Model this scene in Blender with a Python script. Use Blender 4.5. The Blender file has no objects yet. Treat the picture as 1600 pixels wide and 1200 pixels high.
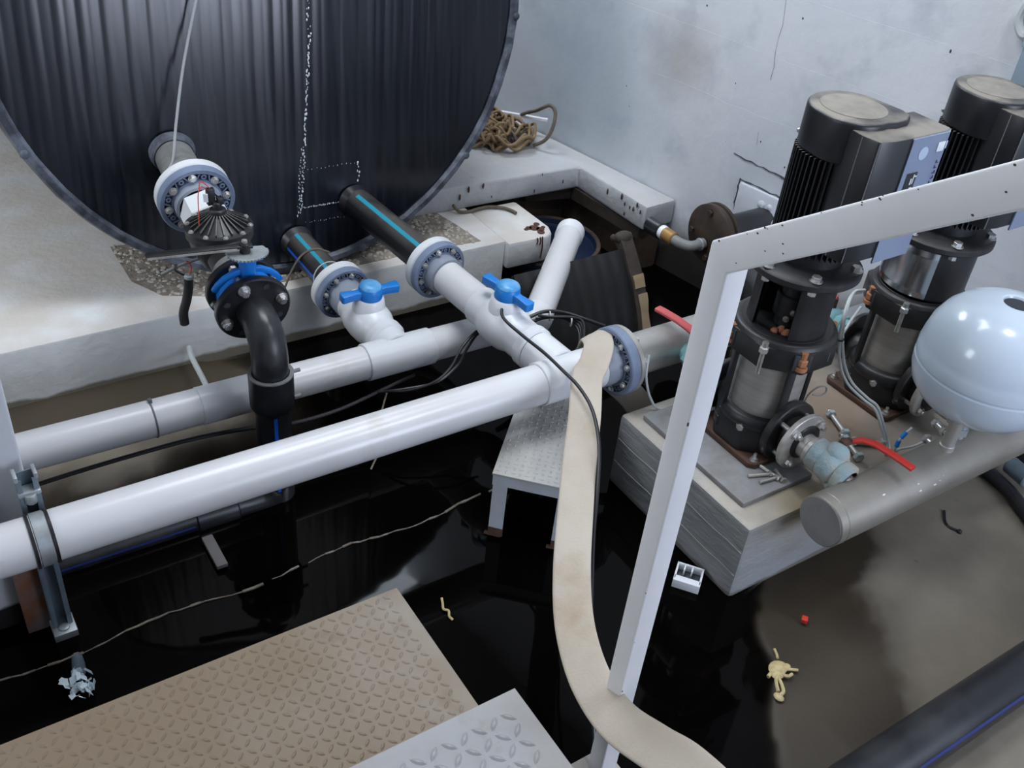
import bpy, bmesh, math, random
from mathutils import Vector, Matrix, noise
random.seed(7)
scn = bpy.context.scene
COL = scn.collection
PI = math.pi
V = Vector

# ------------------------------------------------------------------ camera, world, lights, exposure
cam_data = bpy.data.cameras.new('camera')
cam = bpy.data.objects.new('camera', cam_data)
COL.objects.link(cam)
cam_data.sensor_width = 36.0
cam_data.lens = 35.137
cam_data.clip_start = 0.02
RIGHT = V((0.83718, -0.53892, 0.09325)); DOWN = V((-0.25586, -0.53661, -0.80411)); FWD = V((0.48338, 0.64932, -0.58713))
cam.matrix_world = Matrix(((RIGHT.x, -DOWN.x, -FWD.x, 0), (RIGHT.y, -DOWN.y, -FWD.y, 0), (RIGHT.z, -DOWN.z, -FWD.z, 1.9), (0, 0, 0, 1)))
scn.camera = cam

world = bpy.data.worlds.new('world')
scn.world = world
world.use_nodes = True
world.node_tree.nodes['Background'].inputs[0].default_value = (0.55, 0.68, 0.9, 1)
world.node_tree.nodes['Background'].inputs[1].default_value = 0.6

def area(name, loc, target, sx, sy, power, color):
    d = bpy.data.lights.new(name, 'AREA')
    d.shape = 'RECTANGLE'; d.size = sx; d.size_y = sy; d.energy = power; d.color = color
    o = bpy.data.objects.new(name, d); COL.objects.link(o)
    o.location = loc
    o.rotation_euler = (V(target) - V(loc)).to_track_quat('-Z', 'Y').to_euler()
    return o
area('daylight_doorway', (2.45, -2.55, 1.60), (2.2, 3.0, 1.0), 1.6, 1.5, 74, (0.73, 0.81, 1.0))
area('daylight_side_window', (-2.45, 2.5, 1.9), (1.0, 2.6, 0.3), 2.2, 1.5, 92, (0.88, 0.93, 1.0))
area('clear_roof_panel_front', (1.3, 2.25, 2.96), (1.5, 2.5, 0.0), 1.3, 0.9, 38, (0.88, 0.93, 1.0))  # added overhead fill that brightens plinth, ledge and wall
area('clear_roof_panel_rear', (1.9, 4.0, 2.95), (2.0, 3.4, 0.0), 1.0, 1.0, 56, (0.80, 0.90, 1.0))  # added overhead fill for the wall beside the tank
area('ceiling_lamp_light', (2.0, 0.72, 2.93), (2.0, 0.72, 0.0), 0.35, 0.35, 12, (0.95, 0.97, 1.0))

scn.view_settings.view_transform = 'Standard'
scn.view_settings.look = 'None'
scn.view_settings.exposure = 0.25
scn.view_settings.gamma = 1.0
scn.view_settings.use_curve_mapping = False

# ------------------------------------------------------------------ materials
def mat(name, c1, rough=0.5, metal=0.0, c2=None, scale=8.0, detail=6.0, lo=0.4, hi=0.65, bump=0.0, bscale=None,
        stretch=(1, 1, 1), c3=None, scale3=3.0, lo3=0.55, hi3=0.7, rough2=None, spec=0.5, coat=0.0, rot=0.0):
    m = bpy.data.materials.new(name); m.use_nodes = True
    nt = m.node_tree; N = nt.nodes; L = nt.links
    b = N['Principled BSDF']
    b.inputs['Base Color'].default_value = (*c1, 1)
    b.inputs['Roughness'].default_value = rough
    b.inputs['Metallic'].default_value = metal
    b.inputs['Specular IOR Level'].default_value = spec
    b.inputs['Coat Weight'].default_value = coat
    if c2 is None and bump == 0: return m
    tc = N.new('ShaderNodeTexCoord'); mp = N.new('ShaderNodeMapping')
    mp.inputs['Scale'].default_value = stretch
    mp.inputs['Rotation'].default_value = (0, rot, 0)
    L.new(tc.outputs['Object'], mp.inputs['Vector'])
    def nz(sc, dt=detail):
        n = N.new('ShaderNodeTexNoise'); n.inputs['Scale'].default_value = sc; n.inputs['Detail'].default_value = dt
        n.inputs['Roughness'].default_value = 0.6
        L.new(mp.outputs[0], n.inputs['Vector']); return n
    def ramp(src, a, c):
        r = N.new('ShaderNodeMapRange'); r.inputs['From Min'].default_value = a; r.inputs['From Max'].default_value = c
        L.new(src, r.inputs['Value']); return r.outputs[0]
    col = None
    if c2 is not None:
        f = ramp(nz(scale).outputs['Fac'], lo, hi)
        mx = N.new('ShaderNodeMix'); mx.data_type = 'RGBA'
        mx.inputs['A'].default_value = (*c1, 1); mx.inputs['B'].default_value = (*c2, 1)
        L.new(f, mx.inputs['Factor']); col = mx.outputs['Result']
        if rough2 is not None:
            mr = N.new('ShaderNodeMapRange'); mr.inputs['To Min'].default_value = rough; mr.inputs['To Max'].default_value = rough2
            L.new(f, mr.inputs['Value']); L.new(mr.outputs[0], b.inputs['Roughness'])
        if c3 is not None:
            f3 = ramp(nz(scale3).outputs['Fac'], lo3, hi3)
            m3 = N.new('ShaderNodeMix'); m3.data_type = 'RGBA'
            L.new(col, m3.inputs['A']); m3.inputs['B'].default_value = (*c3, 1); L.new(f3, m3.inputs['Factor']); col = m3.outputs['Result']
        L.new(col, b.inputs['Base Color'])
    if bump:
        bn = N.new('ShaderNodeBump'); bn.inputs['Strength'].default_value = bump; bn.inputs['Distance'].default_value = 0.01
        L.new(nz(bscale or scale * 4).outputs['Fac'], bn.inputs['Height']); L.new(bn.outputs[0], b.inputs['Normal'])
    return m

def top_dust(m, dust, lo=0.5, hi=0.9, amount=1.0, nscale=9.0):
    """dust that has settled on the faces of a thing that lie level (object-space normal), broken up by noise"""
    nt = m.node_tree; N = nt.nodes; L = nt.links; b = N['Principled BSDF']
    g = N.new('ShaderNodeNewGeometry'); sp = N.new('ShaderNodeSeparateXYZ'); L.new(g.outputs['Normal'], sp.inputs[0])
    r = N.new('ShaderNodeMapRange'); r.inputs['From Min'].default_value = lo; r.inputs['From Max'].default_value = hi; r.inputs['To Max'].default_value = amount
    L.new(sp.outputs['Z'], r.inputs['Value'])
    tc = N.new('ShaderNodeTexCoord')
    n = N.new('ShaderNodeTexNoise'); n.inputs['Scale'].default_value = nscale; n.inputs['Detail'].default_value = 5
    L.new(tc.outputs['Object'], n.inputs['Vector'])
    r2 = N.new('ShaderNodeMapRange'); r2.inputs['From Min'].default_value = 0.3; r2.inputs['From Max'].default_value = 0.55
    L.new(n.outputs['Fac'], r2.inputs['Value'])
    mu = N.new('ShaderNodeMath'); mu.operation = 'MULTIPLY'; L.new(r.outputs[0], mu.inputs[0]); L.new(r2.outputs[0], mu.inputs[1])
    mx = N.new('ShaderNodeMix'); mx.data_type = 'RGBA'; mx.inputs['B'].default_value = (*dust, 1)
    L.new(mu.outputs[0], mx.inputs['Factor'])
    src = b.inputs['Base Color'].links
    if src: L.new(src[0].from_socket, mx.inputs['A'])
    else: mx.inputs['A'].default_value = b.inputs['Base Color'].default_value
    L.new(mx.outputs['Result'], b.inputs['Base Color'])
    return m

M = {}
M['wall'] = mat('painted_plaster', (0.66, 0.675, 0.71), 0.8, c2=(0.57, 0.60, 0.645), scale=2.2, lo=0.35, hi=0.7, bump=0.2, bscale=20, c3=(0.43, 0.46, 0.51), scale3=4.0, lo3=0.52, hi3=0.75)
M['bare'] = mat('bare_dark_concrete', (0.16, 0.16, 0.16), 0.9, c2=(0.11, 0.11, 0.11), scale=3)  # darkened so the unseen back and left walls reflect dimly in the water
M['ceiling'] = mat('ceiling_paint', (0.55, 0.55, 0.55), 0.9)
M['plinth'] = top_dust(mat('painted_concrete', (0.74, 0.755, 0.75), 0.75, c2=(0.64, 0.65, 0.64), scale=4, bump=0.3, bscale=30), (0.62, 0.57, 0.51), 0.6, 0.95, 0.85, 5)
M['ledge'] = top_dust(mat('ledge_concrete', (0.48, 0.49, 0.51), 0.8, c2=(0.40, 0.41, 0.425), scale=6, bump=0.5, bscale=24, c3=(0.25, 0.24, 0.22), scale3=9, lo3=0.68, hi3=0.76), (0.47, 0.455, 0.435), 0.6, 0.95, 0.85, 5)
M['earth'] = mat('stained_earth', (0.055, 0.033, 0.020), 0.8, c2=(0.022, 0.014, 0.009), scale=9, bump=0.6, bscale=30)
M['aggregate'] = mat('aggregate', (0.34, 0.30, 0.25), 0.9, c2=(0.20, 0.17, 0.135), scale=22, bump=0.8, bscale=60)
M['pebble'] = mat('pebble', (0.52, 0.48, 0.42), 0.8, c2=(0.34, 0.30, 0.25), scale=30)
M['plinth_raw'] = top_dust(mat('raw_concrete', (0.33, 0.34, 0.34), 0.85, c2=(0.25, 0.255, 0.255), scale=5, bump=0.5, bscale=22, stretch=(0.6, 0.6, 2.0)), (0.46, 0.42, 0.36), 0.6, 0.95, 0.9, 6)
M['pad'] = mat('grey_pad', (0.27, 0.275, 0.285), 0.7, c2=(0.20, 0.19, 0.18), scale=9, bump=0.3, c3=(0.22, 0.12, 0.07), scale3=7, lo3=0.62, hi3=0.74)
M['tank'] = mat('black_polyethylene', (0.0030, 0.0046, 0.009), 0.19, c2=(0.0065, 0.009, 0.0145), scale=3.0, detail=8, lo=0.4, hi=0.75, stretch=(16, 1, 0.5), rough2=0.27, spec=0.5)
M['tank_rim'] = mat('scuffed_polyethylene', (0.03, 0.036, 0.05), 0.5, c2=(0.15, 0.17, 0.21), scale=14, lo=0.42, hi=0.68, bump=0.3)
M['sealant'] = mat('white_sealant', (0.7, 0.73, 0.76), 0.5)
M['hdpe'] = mat('black_pipe_plastic', (0.013, 0.014, 0.017), 0.28, c2=(0.035, 0.036, 0.038), scale=7, lo=0.45, hi=0.75, rough2=0.5)
M['hdpe_dusty'] = top_dust(mat('dusty_black_pipe', (0.012, 0.013, 0.016), 0.35), (0.10, 0.092, 0.085), 0.45, 0.98, 0.9, 8)
M['stripe_teal'] = mat('teal_stripe', (0.02, 0.29, 0.40), 0.45)
M['stripe_blue'] = mat('blue_stripe', (0.015, 0.11, 0.60), 0.4)
M['stripe_dark'] = mat('dull_blue_stripe', (0.012, 0.03, 0.17), 0.5)
M['pvc'] = mat('white_pvc', (0.70, 0.705, 0.72), 0.27, c2=(0.66, 0.655, 0.65), scale=3, lo=0.4, hi=0.7, c3=(0.56, 0.52, 0.455), scale3=4.5, lo3=0.66, hi3=0.82)
M['pvc_joint'] = mat('white_pvc_fitting', (0.71, 0.725, 0.745), 0.3)
M['flange_grey'] = mat('grey_pvc_flange', (0.20, 0.25, 0.35), 0.45, c2=(0.15, 0.19, 0.28), scale=12)
M['flange_dark'] = mat('grey_pvc_pocket', (0.07, 0.09, 0.14), 0.6)
M['hub_grey'] = mat('grey_pvc_hub', (0.27, 0.30, 0.36), 0.4)
M['collar'] = mat('white_collar', (0.72, 0.74, 0.76), 0.4, c2=(0.60, 0.61, 0.62), scale=6)
M['zinc'] = mat('zinc_bolt', (0.72, 0.72, 0.71), 0.36, 0.85, c2=(0.5, 0.48, 0.45), scale=40)
M['blue_handle'] = mat('blue_plastic', (0.012, 0.20, 0.62), 0.38)
M['blue_hub'] = mat('pale_blue_plastic', (0.06, 0.30, 0.62), 0.35, c2=(0.2, 0.45, 0.7), scale=20)
M['blue_paint'] = mat('blue_paint', (0.008, 0.20, 0.68), 0.35)
M['black_plastic'] = mat('black_plastic', (0.012, 0.012, 0.014), 0.4, c2=(0.03, 0.03, 0.03), scale=9)
M['black_dusty'] = mat('dusty_black_casting', (0.016, 0.016, 0.018), 0.5, c2=(0.05, 0.047, 0.043), scale=10, lo=0.5, hi=0.8)
M['bonnet'] = top_dust(mat('bonnet_plastic', (0.03, 0.03, 0.03), 0.45), (0.21, 0.20, 0.18), 0.6, 1.0, 0.7, 25)
M['label_white'] = mat('white_print', (0.75, 0.77, 0.8), 0.5)
M['red_wire'] = mat('red_wire', (0.6, 0.06, 0.04), 0.5)
M['steel'] = mat('brushed_steel', (0.56, 0.54, 0.50), 0.42, 0.6, c2=(0.45, 0.43, 0.39), scale=3, stretch=(1, 1, 18))
M['steel_pipe'] = mat('dusty_steel_pipe', (0.50, 0.49, 0.46), 0.40, 0.65, c2=(0.40, 0.38, 0.35), scale=5, lo=0.4, hi=0.75, rough2=0.6)
M['steel_dull'] = mat('dull_steel_manifold', (0.40, 0.375, 0.33), 0.48, 0.7, c2=(0.31, 0.29, 0.25), scale=6, lo=0.35, hi=0.7)
M['aluminium'] = mat('shiny_can', (0.55, 0.56, 0.58), 0.22, 1.0)
M['cast'] = mat('black_cast_iron', (0.013, 0.013, 0.015), 0.42, c2=(0.035, 0.032, 0.03), scale=9, lo=0.45, hi=0.75)
M['cast_brown'] = mat('brown_cast_iron', (0.028, 0.02, 0.015), 0.5, c2=(0.055, 0.036, 0.024), scale=14)
M['rust'] = mat('rusty_steel', (0.095, 0.048, 0.032), 0.8, c2=(0.055, 0.032, 0.022), scale=12, bump=0.4)
M['orange_rust'] = mat('rusty_nut', (0.46, 0.20, 0.09), 0.75, c2=(0.33, 0.13, 0.06), scale=40)
M['motor'] = top_dust(mat('black_motor_paint', (0.012, 0.013, 0.016), 0.38, c2=(0.018, 0.019, 0.022), scale=8), (0.27, 0.245, 0.205), 0.75, 0.98, 0.95, 8)
M['dust_disc'] = mat('dusty_disc', (0.27, 0.25, 0.215), 0.85, c2=(0.21, 0.195, 0.17), scale=20)
M['seam'] = mat('pale_edge_wear', (0.16, 0.16, 0.16), 0.6)
M['panel_grey'] = mat('grey_blue_panel', (0.20, 0.245, 0.35), 0.42)
M['panel_disc'] = mat('pale_blue_disc', (0.42, 0.52, 0.66), 0.4)
M['display'] = mat('dark_display', (0.012, 0.015, 0.022), 0.25)
M['ink'] = mat('dark_print', (0.05, 0.06, 0.09), 0.5)
M['rail'] = mat('white_gloss_paint', (0.84, 0.845, 0.85), 0.42, c2=(0.78, 0.785, 0.79), scale=5, c3=(0.48, 0.36, 0.27), scale3=6.5, lo3=0.64, hi3=0.78)
M['tread'] = mat('painted_checker_plate', (0.37, 0.345, 0.305), 0.55, 0.0, c2=(0.25, 0.205, 0.15), scale=2.6, lo=0.36, hi=0.62, c3=(0.17, 0.135, 0.095), scale3=8.5, lo3=0.56, hi3=0.72)
M['tread_clean'] = mat('pale_checker_plate', (0.345, 0.345, 0.35), 0.5, 0.0, c2=(0.30, 0.285, 0.265), scale=4, c3=(0.22, 0.175, 0.12), scale3=5, lo3=0.58, hi3=0.75)
M['tread_edge'] = mat('worn_lozenge', (0.36, 0.335, 0.30), 0.45, 0.0, c2=(0.23, 0.19, 0.145), scale=6)
M['tread_edge2'] = mat('worn_pale_lozenge', (0.38, 0.375, 0.37), 0.45, 0.0, c2=(0.40, 0.37, 0.33), scale=6)
M['bench'] = mat('blue_grey_plate', (0.50, 0.54, 0.575), 0.5, c2=(0.43, 0.45, 0.46), scale=8)
M['bench_top'] = mat('worn_grey_plate', (0.47, 0.465, 0.44), 0.55, c2=(0.41, 0.40, 0.37), scale=7, c3=(0.27, 0.23, 0.17), scale3=6, lo3=0.6, hi3=0.75)
M['hose'] = mat('canvas_hose', (0.53, 0.47, 0.39), 0.85, c2=(0.47, 0.405, 0.325), scale=5, bump=0.25, bscale=160, c3=(0.34, 0.235, 0.13), scale3=3.5, lo3=0.56, hi3=0.8)
M['cable'] = mat('black_cable', (0.012, 0.012, 0.014), 0.4)
M['cable_grey'] = mat('grey_cable', (0.13, 0.14, 0.15), 0.5)
M['cable_white'] = mat('white_cable', (0.5, 0.53, 0.53), 0.5)
M['wire_rope'] = mat('steel_wire_rope', (0.36, 0.37, 0.38), 0.5, 0.4)
M['rope'] = mat('brown_rope', (0.30, 0.205, 0.115), 0.9, c2=(0.20, 0.135, 0.07), scale=40, bump=0.5, bscale=200)
M['rope_grey'] = mat('dirty_rope', (0.17, 0.135, 0.10), 0.9, c2=(0.12, 0.10, 0.08), scale=40)
M['stick'] = mat('white_strip', (0.76, 0.77, 0.8), 0.4)
M['galv'] = mat('galvanised_strut', (0.26, 0.33, 0.39), 0.45, 0.5, c2=(0.19, 0.24, 0.28), scale=12, c3=(0.2, 0.11, 0.06), scale3=7, lo3=0.68, hi3=0.8)
M['galv_pale'] = mat('galvanised_clip', (0.42, 0.46, 0.48), 0.45, 0.5, c2=(0.32, 0.34, 0.34), scale=25)
M['teal_tape'] = mat('pale_teal_sealing', (0.26, 0.36, 0.39), 0.8, c2=(0.38, 0.42, 0.41), scale=14, bump=0.7, bscale=50, c3=(0.38, 0.34, 0.26), scale3=9, lo3=0.5, hi3=0.7)
M['teal'] = mat('teal_coating', (0.20, 0.42, 0.44), 0.6, c2=(0.28, 0.48, 0.50), scale=20)
M['red'] = mat('red_lever_grip', (0.52, 0.03, 0.022), 0.4)
M['pink_red'] = mat('faded_red_lever', (0.58, 0.10, 0.10), 0.5)
M['vessel'] = mat('pale_blue_gloss_paint', (0.56, 0.65, 0.74), 0.22, coat=0.3)
M['hole'] = mat('dark_recess', (0.03, 0.035, 0.045), 0.7)
M['shell'] = mat('grimy_black_shell', (0.006, 0.006, 0.0065), 0.5, c2=(0.022, 0.016, 0.011), scale=5, lo=0.5, hi=0.8)
M['tan'] = mat('dried_tan_scale', (0.30, 0.22, 0.13), 0.85, c2=(0.36, 0.27, 0.165), scale=12)
M['mud'] = mat('mud_coating', (0.030, 0.023, 0.017), 0.75, c2=(0.048, 0.036, 0.026), scale=10, bump=0.4)
M['drum_blue'] = mat('blue_drum', (0.005, 0.011, 0.032), 0.35)  # blue put in for a reflection in the pit
M['brass'] = mat('brass_fitting', (0.32, 0.19, 0.06), 0.5, 0.3)
M['conduit'] = mat('grey_conduit', (0.20, 0.205, 0.20), 0.55, c2=(0.15, 0.155, 0.15), scale=25)
M['trunking'] = mat('blue_grey_trunking', (0.19, 0.25, 0.31), 0.5)
M['trunking_pale'] = mat('pale_blue_box', (0.33, 0.43, 0.50), 0.5)
M['food'] = mat('cream_scrap', (0.58, 0.47, 0.24), 0.6, c2=(0.42, 0.33, 0.15), scale=60)
M['red_bit'] = mat('red_plastic_bit', (0.6, 0.035, 0.02), 0.5)
M['white_plastic'] = mat('white_plastic', (0.72, 0.74, 0.76), 0.4)
M['foil'] = mat('crumpled_foil', (0.72, 0.82, 0.88), 0.3, 0.2)
M['scum'] = mat('dried_scum', (0.17, 0.135, 0.10), 0.8, c2=(0.30, 0.26, 0.21), scale=30)
M['rust_stain'] = mat('rust_splash', (0.085, 0.03, 0.017), 0.6)
M['crack'] = mat('dark_crack', (0.05, 0.05, 0.055), 0.95)
M['stone'] = mat('pale_stone', (0.5, 0.44, 0.34), 0.8)
M['neutral_bar'] = mat('grey_bar', (0.14, 0.13, 0.125), 0.7)

# floor: bare concrete, darker where it is soaked (the soaked area has its own outline), brown near the wall
def floor_mat():
    m = mat('concrete_floor', (0.235, 0.205, 0.16), 0.8, c2=(0.18, 0.157, 0.122), scale=3, bump=0.25, bscale=22, c3=(0.10, 0.08, 0.055), scale3=11, lo3=0.66, hi3=0.78)
    nt = m.node_tree; N = nt.nodes; L = nt.links; b = N['Principled BSDF']
    at = N.new('ShaderNodeAttribute'); at.attribute_name = 'soak'
    mx = N.new('ShaderNodeMix'); mx.data_type = 'RGBA'; mx.inputs['B'].default_value = (0.050, 0.036, 0.020, 1)
    L.new(b.inputs['Base Color'].links[0].from_socket, mx.inputs['A']); L.new(at.outputs['Fac'], mx.inputs['Factor'])
    L.new(mx.outputs['Result'], b.inputs['Base Color'])
    r = N.new('ShaderNodeMapRange'); r.inputs['To Min'].default_value = 0.85; r.inputs['To Max'].default_value = 0.55
    L.new(at.outputs['Fac'], r.inputs['Value']); L.new(r.outputs[0], b.inputs['Roughness'])
    return m
M['floor'] = floor_mat()
def stain(m, color, axis, at, width, nscale, strength=1.0, point=None):
    """a stain with its own place on the thing: a band along one world axis, or round a point, with a ragged noise edge"""
    nt = m.node_tree; N = nt.nodes; L = nt.links; b = N['Principled BSDF']
    g = N.new('ShaderNodeNewGeometry'); n = N.new('ShaderNodeTexNoise'); n.inputs['Scale'].default_value = nscale; n.inputs['Detail'].default_value = 5
    L.new(g.outputs['Position'], n.inputs['Vector'])
    if point is None:
        sp = N.new('ShaderNodeSeparateXYZ'); L.new(g.outputs['Position'], sp.inputs[0]); src = sp.outputs[axis]
    else:
        d = N.new('ShaderNodeVectorMath'); d.operation = 'DISTANCE'; d.inputs[1].default_value = point; L.new(g.outputs['Position'], d.inputs[0]); src = d.outputs['Value']
    ad = N.new('ShaderNodeMath'); ad.operation = 'MULTIPLY_ADD'; ad.inputs[1].default_value = -width * 1.6; L.new(n.outputs['Fac'], ad.inputs[0]); L.new(src, ad.inputs[2])
    r = N.new('ShaderNodeMapRange'); r.inputs['From Min'].default_value = at - width * 0.8 + (width * .15 if point is None else width); r.inputs['From Max'].default_value = at - width * 0.8 - (width * .15 if point is None else width)
    r.inputs['To Max'].default_value = strength; L.new(ad.outputs[0], r.inputs['Value'])
    mx = N.new('ShaderNodeMix'); mx.data_type = 'RGBA'; mx.inputs['B'].default_value = (*color, 1)
    L.new(r.outputs[0], mx.inputs['Factor']); L.new(b.inputs['Base Color'].links[0].from_socket, mx.inputs['A']); L.new(mx.outputs['Result'], b.inputs['Base Color'])
stain(M['tread'], (0.205, 0.142, 0.08), 'Z', 0.95, 0.5, 5.0, 0.85, point=(-0.15, 1.0, 0.22))  # brown dirt, with weaker light towards the left painted in too
stain(M['plinth'], (0.17, 0.145, 0.095), 'Z', 0.028, 0.035, 6.0, 0.9)
stain(M['plinth_raw'], (0.15, 0.14, 0.125), 'Z', 0.012, 0.03, 7.0, 0.9)
stain(M['wall'], (0.014, 0.012, 0.011), 'Z', 0.06, 0.04, 7.0, 1.0)
stain(M['wall'], (0.014, 0.012, 0.011), 'Z', 0.44, 0.06, 7.0, 1.0, point=(2.58, 2.28, -0.22))
stain(M['wall'], (0.34, 0.305, 0.27), 'Z', 0.10, 0.10, 9.0, 0.75, point=(2.56, 2.62, 0.80))
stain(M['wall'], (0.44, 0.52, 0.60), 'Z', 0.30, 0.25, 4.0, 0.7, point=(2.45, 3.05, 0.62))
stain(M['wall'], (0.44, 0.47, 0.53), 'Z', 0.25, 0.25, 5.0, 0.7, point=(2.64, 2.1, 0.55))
stain(M['plinth_raw'], (0.20, 0.15, 0.07), 'Z', 0.10, 0.10, 8.0, 0.85, point=(1.75, 1.07, 0.245))
stain(M['plinth_raw'], (0.20, 0.13, 0.08), 'Z', 0.26, 0.18, 6.0, 0.8, point=(2.12, 1.36, 0.245))
def water_mat():
    """black standing water: clear at the shallow edge, opaque where it is deep (depth attribute holds the opacity)"""
    m = bpy.data.materials.new('murky_water'); m.use_nodes = True
    nt = m.node_tree; N = nt.nodes; L = nt.links; b = N['Principled BSDF']
    b.inputs['Base Color'].default_value = (0.0016, 0.0012, 0.001, 1); b.inputs['Roughness'].default_value = 0.04
    b.inputs['IOR'].default_value = 1.33; b.inputs['Specular IOR Level'].default_value = 0.13
    at = N.new('ShaderNodeAttribute'); at.attribute_name = 'murk'
    L.new(at.outputs['Fac'], b.inputs['Alpha'])
    tc = N.new('ShaderNodeTexCoord'); n = N.new('ShaderNodeTexNoise'); n.inputs['Scale'].default_value = 5; n.inputs['Detail'].default_value = 2
    L.new(tc.outputs['Object'], n.inputs['Vector'])
    bp = N.new('ShaderNodeBump'); bp.inputs['Strength'].default_value = 0.035; bp.inputs['Distance'].default_value = 0.02
    L.new(n.outputs['Fac'], bp.inputs['Height']); L.new(bp.outputs[0], b.inputs['Normal'])
    return m
M['water'] = water_mat()

# ------------------------------------------------------------------ mesh helpers
def frame_z(d):
    d = V(d).normalized()
    h = V((0, 0, 1)) if abs(d.z) < 0.92 else V((1, 0, 0))
    x = h.cross(d).normalized(); y = d.cross(x)
    return x, y, d

def smooth_path(pts, n=6):
    P = [V(p) for p in pts]
    if len(P) < 3: return P
    P = [P[0] * 2 - P[1]] + P + [P[-1] * 2 - P[-2]]
    out = []
    for i in range(1, len(P) - 2):
        a, b, c, d = P[i - 1:i + 3]
        for k in range(n):
            t = k / n
            out.append(0.5 * ((2 * b) + (c - a) * t + (2 * a - 5 * b + 4 * c - d) * t * t + (3 * b - a - 3 * c + d) * t ** 3))
    out.append(P[-2])
    return out

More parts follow.
